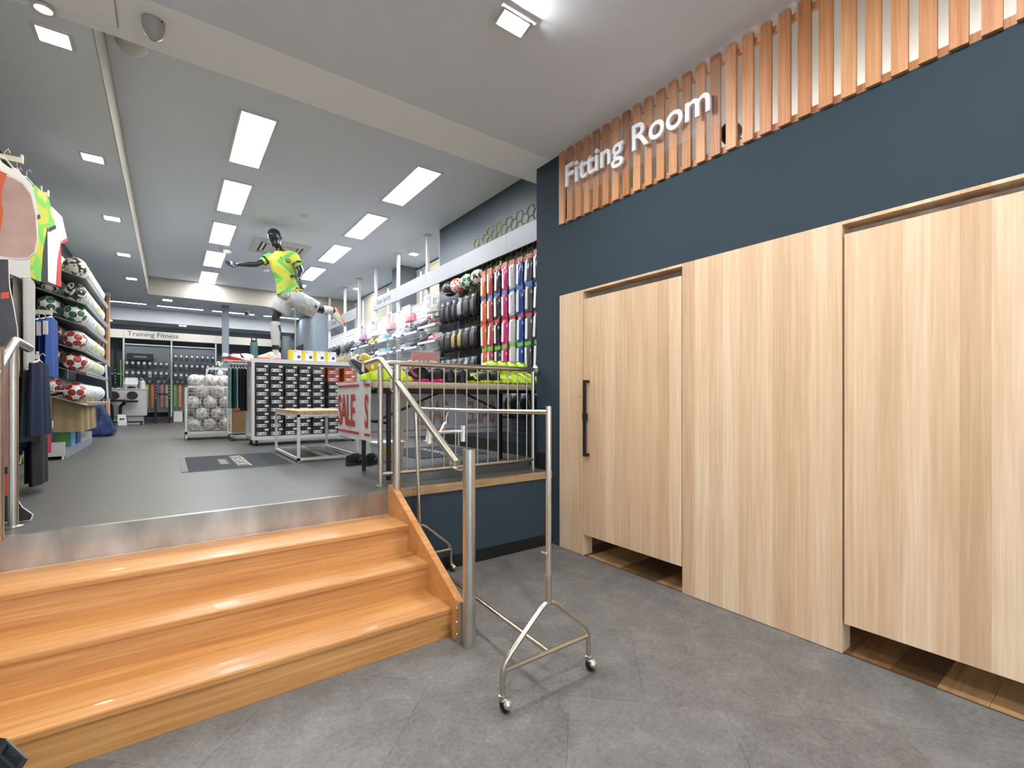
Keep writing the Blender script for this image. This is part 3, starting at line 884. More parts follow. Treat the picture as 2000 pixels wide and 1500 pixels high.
def ball(kind, loc, label, group, r=0.11):
    if kind not in BALL_ME:
        BALL_ME[kind] = MB().sphere((0, 0, 0), 0.11, 28, 18).mesh('ball', ball_material(kind))
    o = link('football', BALL_ME[kind])
    o.location = loc
    o.scale = (r / 0.11,) * 3
    o.rotation_euler = (random.uniform(0, 6), random.uniform(0, 6), random.uniform(0, 6))
    return tag(o, label, 'ball', group)

SH = {}
def shoe_meshes(boot):
    if boot in SH: return SH[boot]
    prof = [(-0.145, 0.018, 0.05), (-0.138, 0.03, 0.088), (-0.115, 0.036, 0.102), (-0.075, 0.038, 0.098), (-0.03, 0.039, 0.1), (0.01, 0.041, 0.088), (0.05, 0.046, 0.068), (0.09, 0.047, 0.053), (0.122, 0.04, 0.043), (0.142, 0.024, 0.033), (0.15, 0.008, 0.025)]
    zb = 0.026 if not boot else 0.024
    rings = []
    for x, w_, h in prof:
        r = []
        for i in range(11):
            a = PI * i / 10
            c, s = math.cos(a), math.sin(a)
            r.append((x, w_ * math.copysign(abs(c) ** 0.7, c), zb - 0.004 + h * abs(s) ** 0.8))
        rings.append(r)
    up = MB().loft(rings)
    outline = [(-0.15, -0.014), (-0.14, -0.032), (-0.09, -0.038), (-0.02, -0.036), (0.05, -0.047), (0.1, -0.048), (0.135, -0.034), (0.156, -0.01)]
    outline = outline + [(a, -b) for a, b in reversed(outline)]
    so = MB()
    zt = 0.03
    so.loft([[(a * 0.97, b * 0.9, 0.008 if boot else 0.0) for a, b in outline], [(a, b, 0.014 if boot else 0.006) for a, b in outline], [(a * 1.0, b * 1.02, zt) for a, b in outline]])
    if boot:
        for x in (-0.12, -0.08, 0.03, 0.07, 0.11):
            for s in (-1, 1):
                so.lathe([(0.006, 0.0), (0.008, 0.01)], 8, (x, s * 0.025, 0))
    cl = MB().sphere((-0.082, 0, zb + 0.094), 0.045, 14, 8, (0.95, 0.62, 0.16))
    lc = MB()
    for i in range(4):
        x = -0.012 + i * 0.019
        zt_ = zb + 0.1 - i * 0.0105 if i else zb + 0.098
        lc.bar((x, -0.02, zt_ - 0.004), (x + 0.003, 0.02, zt_ - 0.004), 0.006, 0.006)
    sts = []
    for s in (-1, 1):
        st_ = MB()
        sts.append(st_)
        st_.loft([[(-0.03, s * 0.0405, zb + 0.02), (0.0, s * 0.042, zb + 0.018), (0.0, s * 0.044, zb + 0.026), (-0.03, s * 0.043, zb + 0.026)],
                  [(0.02, s * 0.036, zb + 0.066), (0.04, s * 0.034, zb + 0.06), (0.04, s * 0.0365, zb + 0.064), (0.02, s * 0.039, zb + 0.07)]])
    g = mat('#888888')
    SH[boot] = (up.mesh('upper', g), so.mesh('sole', g), cl.mesh('collar', g), lc.mesh('laces', g, False), sts[0].mesh('side_stripe', g, False), sts[1].mesh('side_stripe', g, False))
    return SH[boot]
def shoe(loc, rot, cols, label, group, boot=False, scale=1.0, name=None):
    ms = shoe_meshes(boot)
    t = thing(name or ('football_boot' if boot else 'sports_shoe'), label, 'shoe', loc, 0, group)
    t.rotation_euler = rot
    t.scale = (scale,) * 3
    up_ = None
    for nm, me, c in zip(('upper', 'sole', 'collar', 'laces', 'side_stripe', 'side_stripe'), ms, tuple(cols) + (cols[4],)):
        o = link(nm, me, t if nm in ('upper', 'sole') else up_)
        if nm == 'upper': up_ = o
        setmat(o, mat(c, 0.4))
    return t

# ================================================================== right wall: hexagon decal, fascia, socks, bags, balls
k = NB('decal_lime'); k.b.inputs['Base Color'].default_value = lin('#b9c24a'); k.set(rough=0.5)
M_LIME = k.m
def hex_decal(name, label, cells, org, s, axis_x, nx):
    hm = MB()
    for (i, j) in cells:
        cy = org[1] - i * s * 1.5
        cz = org[2] + j * s * 1.732 + (s * 0.866 if i % 2 else 0)
        p = [(org[0], cy + s * math.cos(PI / 3 * q_), cz + s * math.sin(PI / 3 * q_)) for q_ in range(6)]
        hm.tube(p, 0.006, 4, closed=True)
    o = hm.build(name, M_LIME, smooth=False)
    return tag(o, label, 'decal')
cells = [(i, j) for i in range(0, 18) for j in range(-9, 1) if not (i < 1 and j > -2) and not (i > 14 and j > -2) and random.random() < 0.93]
hex_decal('hexagon_decal', 'lime green honeycomb line decal on the dark slate wall behind sock packs', cells, (XB - 0.009, 5.86, 3.6), 0.075, 0, 0)
# wire grid panels the goods hang from
gd = thing('wire_grid', 'grey wire mesh display panel on the dark wall behind the socks and bags', 'display grid', (XB - 0.03, 5.2, 1.0))
g = MB()
for i in range(32):
    g.box(XB - 0.03, XB - 0.026, 3.75, 6.7, 0.98 + i * 0.062, 0.984 + i * 0.062)
g.build('horizontal_wires', mat('#8d9298', 0.4, metal=0.6), gd, smooth=False)['kind'] = 'stuff'
g = MB()
for i in range(60):
    g.box(XB - 0.033, XB - 0.03, 3.75 + i * 0.05, 3.753 + i * 0.05, 0.98, 2.92)
g.build('upright_wires', mat('#8d9298', 0.4, metal=0.6), gd, smooth=False)['kind'] = 'stuff'
for yy in (3.9, 5.0, 6.1):
    MB().box(XB - 0.026, XB - 0.002, yy - 0.02, yy + 0.02, PZ, 3.2).build('wall_strip', mat('#b9bcbe', 0.4, metal=0.5), gd, smooth=False)
# fascia with Team Sports
fa = thing('team_sports_fascia', 'long white overhead sign board reading Team Sports above the shoe wall', 'sign', (3.4, 6.8, 3.22))
ys = [3.7, 4.75, 5.85, 7.05, 8.3, 9.5]
for a, b in zip(ys[:-1], ys[1:]):
    MB().box(3.395, 3.42, a + 0.0015, b - 0.0015, 3.222, 3.468).build('sign_board', mat('#88898c', 0.45), fa, smooth=False)
letters('Team Sports', 0.15, (3.394, 9.33, 3.31), (0, -1, 0), mat('#3a3f44', 0.5), fa, ext=0.001, sx=0.98)
fb = thing('second_fascia', 'short white overhead sign board behind the kicking foot', 'sign', (3.4, 11.8, 3.22))
for a, b in ((10.6, 11.7), (11.7, 13.0)):
    MB().box(3.395, 3.42, a + 0.0015, b - 0.0015, 3.222, 3.468).build('sign_board', mat('#88898c', 0.45), fb, smooth=False)
letters('Boxing', 0.15, (3.394, 12.6, 3.31), (0, -1, 0), mat('#3a3f44', 0.5), fb, ext=0.001)
# poles from floor to ceiling
for i, yy in enumerate((7.08, 8.32, 9.5, 10.56, 11.62, 13.0)):
    t = thing('fixture_pole', 'white floor to ceiling pole of the shoe wall frame', 'pole', (3.45, yy, PZ), 0, 'poles of the shoe wall')
    MB().box(3.425, 3.475, yy - 0.025, yy + 0.025, PZ, TZ - 0.02).build('pole_shaft', mat('#e8e8e6', 0.35), t, smooth=False)
    MB().box(3.395, 3.505, yy - 0.055, yy + 0.055, TZ - 0.02, TZ - 0.001).build('ceiling_plate', M_WHITE, t, smooth=False)
    MB().box(3.4, 3.5, yy - 0.05, yy + 0.05, PZ, PZ + 0.01).build('floor_plate', M_WHITE, t, smooth=False)
# slatted, see-through display screens between the poles
M_PANEL = mat('#dfe2e4', 0.5, alpha=0.65)
for a, b, lab in ((6.66, 7.08, 'beside the dark wall'), (7.08, 8.32, 'under the near half of the team sports sign'), (8.32, 9.5, 'under the team sports lettering'), (9.5, 10.56, 'between the two sign boards'), (10.56, 11.62, 'with hanging goggles and gloves'), (11.62, 13.0, 'furthest along, with hanging packs')):
    t = thing('display_screen', 'white perforated display screen %s' % lab, 'display screen', (3.44, (a + b) / 2, PZ))
    MB().ring_frame(a + 0.027, b - 0.027, 0.85, 3.03, 3.437, 3.452, 0.015, 'yz').build('screen_frame', M_WHITE, t, smooth=False)
    MB().box(3.447, 3.449, a + 0.04, b - 0.04, 0.86, 3.02).build('screen_sheet', M_PANEL, t, smooth=False)
    g = MB()
    for i in range(30):
        g.box(3.442, 3.446, a + 0.04, b - 0.04, 1.0 + i * 0.068, 1.012 + i * 0.068)
    g.build('slots', mat('#c3c7ca', 0.5), t, smooth=False)['kind'] = 'stuff'

# shelf shoes
def shelf(y0, y1, z, lab):
    t = thing('shoe_shelf', lab, 'shelf', (3.38, (y0 + y1) / 2, z), 0, None)
    MB().box(3.24, 3.435, y0, y1, z - 0.014, z - 0.002).build('shelf_board', mat('#dde1e4', 0.3, alpha=0.6), t, smooth=False)
    MB().box(3.235, 3.24, y0, y1, z - 0.04, z - 0.002).build('price_rail', mat('#cdd1d4', 0.3), t, smooth=False)
    n = int((y1 - y0) / 0.36)
    for i in range(n):
        yy = y0 + 0.2 + i * 0.36
        MB().box(3.231, 3.2345, yy - 0.06, yy + 0.06, z - 0.036, z - 0.008).build('price_tag', mat('#3d4656' if i % 3 else '#f2f2f2', 0.5), t, smooth=False)
SCOL = [('dark purple', '#2d2733', '#241f2b', '#141318', '#38303f', '#4a4052'), ('grey and pink', '#8797a1', '#cfd3d6', '#3b3f45', '#c76fae', '#c25aa5'),
        ('pale grey', '#c3cacb', '#e6e8e8', '#9aa1a5', '#eeeeee', '#d8a9a0'), ('teal', '#6da7a9', '#a8cfcf', '#4a7678', '#7db4b6', '#5a9496'),
        ('white and mustard', '#d9d3bd', '#c4a83c', '#9c8c4e', '#eeeadb', '#b89a2d'), ('mustard', '#b3a04c', '#c9b04a', '#75692f', '#d2c276', '#e9e5cf'),
        ('black', '#2b2b2d', '#3a3a3c', '#101010', '#4a4a4a', '#cfcfcf'), ('grey and black', '#8f8a88', '#2a2a2a', '#47423f', '#b9b4b1', '#33302e'), ('charcoal', '#4a4e52', '#2c2d2f', '#1b1b1c', '#6c7074', '#a0a4a8')]
def shelf_row(y0, step, z, order, where, grp):
    for i, c in enumerate(order):
        n, u, s, cc, l, sd = SCOL[c]
        shoe((3.33, y0 + i * step, z), (0, 0, math.radians(random.uniform(100, 116))), (u, s, cc, l, sd), '%s sports shoe on %s' % (n, where), grp)
shelf(7.06, 8.25, 2.52, 'clear shoe shelf, the upper one nearest the dark wall')
shelf(8.35, 10.5, 2.52, 'long clear upper shoe shelf below the posters')
shelf(7.06, 8.25, 2.27, 'clear shoe shelf, the lower one nearest the dark wall')
shelf(8.35, 10.5, 2.27, 'long clear lower shoe shelf below the posters')
shelf_row(7.25, 0.39, 2.52, [0, 1, 2], 'the upper shelf nearest the dark wall', 'shoes on the upper shelf')
shelf_row(8.55, 0.37, 2.52, [3, 4, 5, 6, 7, 8], 'the upper shelf below the posters', 'shoes on the upper shelf')
shelf_row(7.25, 0.39, 2.27, [0, 1, 7], 'the lower shelf nearest the dark wall', 'shoes on the lower shelf')
shelf_row(8.55, 0.37, 2.27, [3, 2, 6, 8, 7, 4], 'the lower shelf below the posters', 'shoes on the lower shelf')
shelf(6.4, 7.02, 2.56, 'small clear shelf at the end of the shoe wall, upper')
shelf(6.4, 7.02, 2.31, 'small clear shelf at the end of the shoe wall, middle')
shelf(6.4, 7.02, 2.04, 'small clear shelf at the end of the shoe wall, lowest')
shoe((3.33, 6.87, 2.56), (0, 0, 1.9), ('#2d2733', '#241f2b', '#141318', '#38303f', '#4a4052'), 'dark purple shoe alone on the small upper end shelf', 'shoes on the end shelves')
shoe((3.33, 6.56, 2.56), (0, 0, 1.9), ('#3a2f33', '#d8552e', '#1a1516', '#4a3a3e', '#e25560'), 'black shoe with orange sole on the small upper end shelf', 'shoes on the end shelves')
shoe((3.33, 6.87, 2.31), (0, 0, 1.9), ('#2f2937', '#2a2431', '#141318', '#38303f', '#4a4052'), 'dark purple shoe on the small middle end shelf', 'shoes on the end shelves')
shoe((3.33, 6.56, 2.31), (0, 0, 1.9), ('#b6aaa4', '#b4313c', '#8f2a33', '#cfc8c4', '#c23c46'), 'grey and red shoe on the small middle end shelf', 'shoes on the end shelves')
shoe((3.33, 6.56, 2.04), (0, 0, 1.9), ('#3b4148', '#2a2d31', '#15171a', '#555a60', '#6f757b'), 'charcoal shoe alone on the small lowest end shelf', 'shoes on the end shelves')
# posters and acrylic boxes on the screens
def poster(y, z, kind, lab):
    t = thing('promo_poster', lab, 'poster', (3.39, y, z - 0.2))
    MB().box(3.385, 3.392, y - 0.12, y + 0.12, z - 0.22, z + 0.22).build('poster_frame', mat('#efefef', 0.2, alpha=0.9), t, smooth=False)
    if kind == 'red':
        MB().box(3.382, 3.385, y - 0.09, y + 0.09, z - 0.2, z + 0.2).build('poster_sheet', mat('#a8413c', 0.5), t, smooth=False)
        text('lettering', 'SALE', 0.085, basis((3.3815, y + 0.085, z - 0.04), (0, -1, 0), (0, 0, 1)), mat('#e8d9d4', 0.5), t, 0.0005, 0.8)
    else:
        MB().box(3.382, 3.385, y - 0.085, y + 0.085, z + 0.0, z + 0.195).build('photo_print', mat('#3a4047', 0.5), t, smooth=False)
        MB().prism([(y + 0.02, z + 0.02), (y - 0.03, z + 0.06), (y - 0.01, z + 0.12), (y + 0.05, z + 0.17), (y + 0.07, z + 0.12), (y + 0.03, z + 0.08)], 3.3805, 3.382, 'yz').build('photo_figure', mat('#9c6d55', 0.5), t, smooth=False)
        text('lettering', '50', 0.13, basis((3.3815, y + 0.08, z - 0.1), (0, -1, 0), (0, 0, 1)), mat('#8f3632', 0.5), t, 0.0005, 0.85)
        MB().box(3.382, 3.385, y - 0.075, y + 0.075, z - 0.17, z - 0.125).build('photo_caption', mat('#9a4a44', 0.5), t, smooth=False)
def acrylic(y, z, cols, lab):
    t = thing('acrylic_box', 'clear acrylic display box %s' % lab, 'display box', (3.3, y, z - 0.13))
    b = MB().box(3.2, 3.204, y - 0.17, y + 0.17, z - 0.13, z + 0.13).box(3.204, 3.437, y - 0.17, y - 0.166, z - 0.13, z + 0.13).box(3.204, 3.437, y + 0.166, y + 0.17, z - 0.13, z + 0.13).box(3.204, 3.437, y - 0.166, y + 0.166, z - 0.13, z - 0.126)
    b.build('acrylic_walls', mat('#f3f5f8', 0.03, alpha=0.16), t, smooth=False)
    shoe((3.3, y, z - 0.126), (0, 0, PI / 2 + 0.1), cols[1:], '%s shoe shown inside a clear acrylic box' % cols[0], 'shoes in acrylic boxes')
poster(6.9, 2.87, 'photo', 'white framed photo poster at the end of the shoe wall by the dark wall')
poster(7.78, 2.83, 'photo', 'white framed photo poster beside the red shoe box')
poster(8.62, 2.83, 'red', 'red poster with pale SALE lettering on the shoe wall')
poster(9.5, 2.8, 'photo', 'white framed photo poster beside the white shoe box')
poster(10.2, 2.8, 'photo', 'white framed photo poster beside the magenta shoe box')
acrylic(6.57, 2.87, ('pale olive', '#a9ab8d', '#c9cab5', '#77795f', '#d5d6c8', '#8a8c70'), 'holding a pale olive shoe')
acrylic(7.42, 2.84, ('crimson', '#c2283f', '#d34a5c', '#7a1726', '#e0566a', '#a81f33'), 'holding a crimson shoe')
acrylic(8.3, 2.8, ('orange', '#e8643c', '#5a5f64', '#8f3a20', '#f08862', '#f2f2f2'), 'holding an orange shoe')
acrylic(9.1, 2.77, ('white and black', '#e4e4e4', '#bfc1c4', '#1f1f1f', '#2a2a2a', '#c94a50'), 'holding a white shoe with black collar')
acrylic(9.86, 2.77, ('magenta', '#b23c86', '#7d4a94', '#5a2148', '#d65aa5', '#e05a7a'), 'holding a magenta shoe')
# goggles, gloves and packs on the far screens
for i in range(12):
    if i in (7, 8, 9): continue
    yy = 10.75 + (i % 6) * 0.36
    zz = 2.72 - (i // 6) * 0.32
    t = thing('hanging_pack', 'dark glossy hanging pack on the far display screen, %s row' % ('upper' if i < 6 else 'second'), 'pack', (3.38, yy, zz - 0.14), 0, 'packs on the far screens %d' % (i // 6))
    MB().sphere((3.35, yy, zz - 0.12), 0.13, 14, 10, (0.42, 0.95, 1.0)).build('pouch', mat(['#2b2b2d', '#4d5156', '#77706a', '#1c1d20'][i % 4], 0.2), t)
    MB().box(3.33, 3.335, yy - 0.05, yy + 0.05, zz - 0.0, zz + 0.07).build('header_card', mat('#d9d9d6', 0.5), t, smooth=False)
    MB().cyl((3.345, yy, zz + 0.04), (3.44, yy, zz + 0.05), 0.003, 6).build('peg_hook', M_CHROME, t)
for i in range(6):
    yy = 11.2 + i * 0.115
    t = thing('kraft_box', 'small kraft cardboard box hanging in row on far display screen', 'box', (3.34, yy, 2.28), 0, 'kraft boxes on the far screen')
    MB().cbox(3.28, 3.4, yy - 0.055, yy + 0.055, 2.2, 2.4, 0.004).build('carton', mat('#b7a27e', 0.7), t, smooth=False)
    MB().box(3.277, 3.28, yy - 0.012, yy + 0.012, 2.27, 2.33).build('printed_mark', M_BLACK, t, smooth=False)
    MB().cyl((3.34, yy, 2.4), (3.44, yy, 2.41), 0.003, 6).build('peg_hook', M_CHROME, t)
for i in range(16):
    yy = 10.68 + i * 0.15
    t = thing('glove_pack', 'small silver and black hanging pack on lowest far display row', 'pack', (3.36, yy, 1.85), 0, 'small packs on the lowest far row')
    MB().cbox(3.32, 3.38, yy - 0.055, yy + 0.055, 1.81, 2.03, 0.012).build('pouch', mat(['#c9ccd0', '#3c3f44', '#9aa0a6', '#e4e6e8'][i % 4], 0.15), t)
    MB().box(3.345, 3.35, yy - 0.04, yy + 0.04, 2.03, 2.08).build('header_card', mat('#e9e9e6', 0.5), t, smooth=False)
    MB().cyl((3.345, yy, 2.06), (3.44, yy, 2.07), 0.003, 6).build('peg_hook', M_CHROME, t)

# balls on the wall
for kind, y, lab in (('dark', 6.16, 'dark purple football on the wall holder beside the orange one'), ('orange', 5.92, 'orange and white football on the wall holder'), ('green_star', 5.63, 'green star football on wall holder above shin guards'), ('swirl', 5.35, 'black and cream swirl football on wall holder beside orange socks')):
    ball(kind, (3.36, y, 3.035), lab, 'footballs on the dark wall')
    t = thing('ball_holder', 'wire ring ball holder under the %s football on the wall' % {'dark': 'dark purple', 'orange': 'orange', 'green_star': 'green star', 'swirl': 'black and cream'}[kind], 'holder', (3.36, y, 2.94))
    MB().tube([(3.36 + 0.08 * math.cos(a), y + 0.08 * math.sin(a), 2.955) for a in [2 * PI * i / 16 for i in range(16)]], 0.003, 6, closed=True).build('ring', mat('#d8d8d8', 0.3, metal=0.8), t)
    MB().cyl((3.44, y, 2.955), (3.47, y, 2.955), 0.003, 6).build('arm', mat('#d8d8d8', 0.3, metal=0.8), t)
# sock packs: four rows, seven pegs, three packs a peg
plas = {}
def sock_mat(c):
    if c in plas: return plas[c]
    k = NB('bagged_sock_' + c.lstrip('#'))
    n = k.noise(k.obj(scale=(1, 1, 0.35)), 22, 3, 0.5, 1.2)
    k.base(k.mix(k.ramp(n, [(0.60, '#000000'), (0.68, '#ffffff')]), c, '#d8dade'))
    k.set(rough=0.18, coat=0.4)
    k.bump(n, 0.3, 0.01)
    plas[c] = k.m
    return k.m
sp_me = MB().loft([[(0.0, 0.052, 0.0), (0.012, 0.045, 0.0), (0.012, -0.045, 0), (0, -0.052, 0), (-0.012, -0.045, 0), (-0.012, 0.045, 0)],
                   [(0.0, 0.058, 0.04), (0.02, 0.045, 0.04), (0.022, -0.04, 0.04), (0, -0.056, 0.04), (-0.02, -0.045, 0.04), (-0.022, 0.04, 0.04)],
                   [(0.0, 0.055, 0.2), (0.018, 0.045, 0.2), (0.02, -0.04, 0.2), (0, -0.056, 0.2), (-0.018, -0.045, 0.2), (-0.02, 0.04, 0.2)],
                   [(0.0, 0.055, 0.31), (0.004, 0.05, 0.31), (0.004, -0.05, 0.31), (0, -0.055, 0.31), (-0.004, -0.05, 0.31), (-0.004, 0.05, 0.31)]]).mesh('sock_pouch', mat('#888888'), True, 60)
hd_me = MB().box(-0.007, 0.007, -0.056, 0.056, 0.285, 0.34).mesh('header_card', mat('#888888'), False)
st_me = MB().box(-0.0235, -0.021, 0.0, 0.04, 0.03, 0.26).mesh('size_sticker', mat('#e8e8ea', 0.4), False)
pg_me = MB().cyl((0, 0, 0.335), (0.09, 0, 0.345), 0.003, 6).mesh('peg_hook', M_CHROME)
scol = [('orange', '#dd6a2e'), ('brick red', '#b34a42'), ('dark plum', '#3a2d3a'), ('hot pink', '#d62c7e'), ('pale grey', '#c9cbc8'), ('royal blue', '#2c4fa0'), ('black and white', '#55595e'), ('navy', '#26335f')]
hcol = ['#b5623a', '#2b5fa8', '#a5352f', '#6fae4a']
rown = ['orange header', 'blue header', 'red header', 'green header']
for r_, zt in enumerate((3.05, 2.72, 2.39, 2.06)):
    for c_ in range(8):
        n, cc = scol[c_]
        yy = 5.12 - c_ * 0.155 + random.uniform(-0.008, 0.008)
        for d_ in range(3):
            t = thing('sock_pack', '%s socks in clear bag with %s card on the wall' % (n, rown[r_]), 'socks', (3.295 + d_ * 0.052, yy + random.uniform(-0.006, 0.006), zt - 0.33 + random.uniform(-0.006, 0.006)), random.uniform(-0.1, 0.1), '%s sock packs with %s' % (n, rown[r_]))
            t.rotation_euler = (random.uniform(-0.04, 0.04), random.uniform(-0.03, 0.03), t.rotation_euler[2])
            o = po_ = link('pouch', sp_me, t); setmat(o, sock_mat(cc))
            o = link('header_card', hd_me, t); setmat(o, mat(hcol[r_], 0.5))
            if d_ == 0:
                link('size_sticker', st_me, po_)
            if d_ == 2:
                link('peg_hook', pg_me, t)
# shin guard bags
def guard(y, zt, kind, lab, grp):
    t = thing('shin_guard_bag', lab, 'bag', (3.34, y, zt - 0.34), random.uniform(-0.15, 0.15), grp)
    c1, c2 = {'black': ('#1b1c1e', '#2d2f32'), 'grey': ('#222326', '#8f9296'), 'plum': ('#1c1a1c', '#4a3336'), 'gold': ('#1a1a1a', '#a08c52')}[kind]
    MB().loft([[(-0.02, 0.05, 0), (0.02, 0.05, 0), (0.02, -0.05, 0), (-0.02, -0.05, 0)], [(-0.045, 0.085, 0.05), (0.04, 0.085, 0.05), (0.04, -0.085, 0.05), (-0.045, -0.085, 0.05)], [(-0.05, 0.09, 0.18), (0.04, 0.09, 0.18), (0.04, -0.09, 0.18), (-0.05, -0.09, 0.18)], [(-0.02, 0.075, 0.3), (0.02, 0.075, 0.3), (0.02, -0.075, 0.3), (-0.02, -0.075, 0.3)]]).build('mesh_bag', mat(c1, 0.7), t, world=False, ang=80)
    MB().loft([[(-0.03, 0.03, 0.02), (-0.022, 0.03, 0.02), (-0.022, -0.03, 0.02), (-0.03, -0.03, 0.02)], [(-0.058, 0.05, 0.08), (-0.05, 0.05, 0.08), (-0.05, -0.05, 0.08), (-0.058, -0.05, 0.08)], [(-0.06, 0.05, 0.2), (-0.05, 0.05, 0.2), (-0.05, -0.05, 0.2), (-0.06, -0.05, 0.2)], [(-0.035, 0.035, 0.26), (-0.03, 0.035, 0.26), (-0.03, -0.035, 0.26), (-0.035, -0.035, 0.26)]]).build('guard_shell', mat(c2, 0.55), t, world=False, ang=80)
    for q_ in range(3):
        MB().bar((-0.04, 0.035 - q_ * 0.03, 0.255), (-0.043, 0.015 - q_ * 0.03, 0.295 - 0.008 * q_), 0.012, 0.004, (1, 0, 0)).build('stripe', mat('#e6e6e6', 0.5), t, world=False, smooth=False)
    MB().cyl((0, 0, 0.3), (0.0, 0, 0.36), 0.004, 6).build('cord', M_BLACK, t, world=False)
    MB().cyl((0, 0, 0.35), (0.135, 0, 0.352), 0.003, 6).build('peg_hook', M_CHROME, t, world=False)
for r_, (zt, kinds) in enumerate(((2.87, ['plum', 'black', 'grey', 'black', 'black', 'black']), (2.43, ['plum', 'black', 'gold', 'gold', 'black', 'black']), (2.02, ['black', 'grey', 'black', 'black', 'grey', 'black']))):
    for i, kd in enumerate(kinds):
        guard(5.4 + i * 0.176, zt, kd, '%s shin guard bag on the %s pegs beside the socks' % ({'black': 'black', 'grey': 'black and grey', 'plum': 'black and plum', 'gold': 'gold striped black'}[kd], ('top', 'middle', 'lowest')[r_]), '%s shin guards, %s row' % (kd, ('top', 'middle', 'lowest')[r_]))
# dark leggings hung low on the wall behind the table
for i in range(7):
    yy = 3.95 + i * 0.2
    t = thing('glove_pair', 'black goalkeeper glove pair with lime stripe hung low behind table', 'gloves', (3.36, yy, 1.15), 0, 'gloves hung low on the dark wall')
    MB().sphere((3.36, yy, 1.33), 0.085, 12, 8, (0.5, 0.8, 1.5)).build('glove_palms', mat('#17181a', 0.5), t)
    MB().tube([(3.312, yy - 0.05, 1.22), (3.302, yy, 1.28), (3.312, yy + 0.05, 1.38)], 0.007, 6).build('lime_stripe', mat('#b9c63a', 0.5), t)
    MB().box(3.355, 3.36, yy - 0.05, yy + 0.05, 1.44, 1.5).build('header_card', mat('#cfcfcf', 0.4), t, smooth=False)
    MB().cyl((3.36, yy, 1.48), (3.47, yy, 1.49), 0.003, 6).build('peg_hook', M_CHROME, t)
# ================================================================== sale table
tb = thing('folding_table', 'long folding table with pale top heaped with football boots', 'table', (2.25, 4.2, PZ))
MB().cbox(1.34, 3.2, 3.79, 4.67, 1.49, 1.548, 0.006).build('table_top', M_TABLE, tb, smooth=False)
MB().box(1.4, 3.14, 3.85, 3.88, 1.455, 1.49).box(1.4, 3.14, 4.58, 4.61, 1.455, 1.49).build('apron', M_BLACK, tb, smooth=False)
for x, y in ((1.52, 3.88), (1.52, 4.52), (3.1, 3.88), (3.1, 4.46)):
    MB().box(x - 0.016, x + 0.016, y - 0.016, y + 0.016, PZ, 1.49).build('leg', M_BLACK, tb, smooth=False)
for x in (1.52, 3.1):
    MB().box(x - 0.01, x + 0.01, 3.88, 4.5, 1.18, 1.2).build('leg_bar', M_BLACK, tb, smooth=False)
for y in (4.2,):
    MB().bar((1.52, y, 1.19), (2.2, y, 1.475), 0.02, 0.02).build('brace', M_BLACK, tb, smooth=False)
    MB().bar((3.1, y, 1.19), (2.42, y, 1.475), 0.02, 0.02).build('brace', M_BLACK, tb, smooth=False)
# banner: one long plastic sheet along the left end and the far edge
bn = thing('sale_banner', 'white plastic banner with red SALE lettering hung around the table', 'banner', (1.33, 4.3, 1.05))
M_BANNER = mat('#dcdddf', 0.35)
def sheet(p0, p1, z0, z1, nx=24, nz=6, amp=0.006, seed=0, thick=0.0012):
    p0, p1 = Vector(p0), Vector(p1)
    d = (p1 - p0)
    nrm = Vector((-d.y, d.x, 0)).normalized()
    rows = []
    for j in range(nz + 1):
        row = []
        for i in range(nx + 1):
            t = i / nx
            w_ = amp * math.sin(t * 17 + seed + j * 0.6) * (1 - j / nz * 0.6) + amp * 0.6 * math.sin(t * 41 + seed * 2)
            p = p0 + d * t + nrm * w_
            row.append((p.x, p.y, z0 + (z1 - z0) * j / nz + 0.006 * math.sin(t * 9 + seed)))
        rows.append(row)
    m = MB()
    vs, fs = [], []
    for o_ in (0, thick):
        for row in rows:
            vs += [tuple(Vector(q) + nrm * o_) for q in row]
    n = nx + 1
    N = n * (nz + 1)
    for j in range(nz):
        for i in range(nx):
            a = j * n + i
            fs.append((a, a + 1, a + 1 + n, a + n))
            fs.append((N + a, N + a + n, N + a + 1 + n, N + a + 1))
    return m.add(vs, fs)
sheet((1.325, 3.76, 0), (1.325, 4.70, 0), 1.045, 1.555, amp=0.004).build('banner_end', M_BANNER, bn, ang=60)
sheet((1.33, 4.705, 0), (3.42, 4.705, 0), 1.0, 1.5, 40, 6, amp=0.004, seed=2).build('banner_back', M_BANNER, bn, ang=60)
M_RED = mat('#b8382a', 0.4)
M_PALER = mat('#c49a94', 0.45)
def ban_end(xx):
    text('lettering', 'SALE', 0.39, basis((xx, 4.67, 1.165), (0, -1, 0), (0, 0, 1)), M_RED, bn, 0.0006, 0.62, 0.009)
    text('lettering', 'S', 0.39, basis((xx, 3.90, 1.165), (0, -1, 0), (0, 0, 1)), M_RED, bn, 0.0006, 0.50, 0.009)
    for y0, y1 in ((4.66, 4.05), (3.9, 3.77)):
        MB().box(xx - 0.0008, xx + 0.0008, y1, y0, 1.09, 1.112).box(xx - 0.0008, xx + 0.0008, y1, y0, 1.505, 1.527).build('red_border', M_RED, bn, smooth=False)
ban_end(1.3165)
for k_, x0 in enumerate((1.45, 2.05, 2.68)):
    for yy, m_ in ((4.697, M_PALER), (4.7135, M_RED)):
        o = text('lettering', 'SALE' if k_ else 'S', 0.36, basis((x0 + (0.50 if k_ else 0.12), yy, 1.12), (-1, 0, 0), (0, 0, 1)), m_, bn, 0.0006, 0.50, 0.009)
for yy, m_ in ((4.6965, M_PALER), (4.714, M_RED)):
    for x0, x1 in ((1.36, 1.9), (2.0, 2.6), (2.7, 3.35)):
        MB().box(x0, x1, yy - 0.0008, yy + 0.0008, 1.05, 1.068).box(x0, x1, yy - 0.0008, yy + 0.0008, 1.455, 1.473).build('red_border', m_, bn, smooth=False)
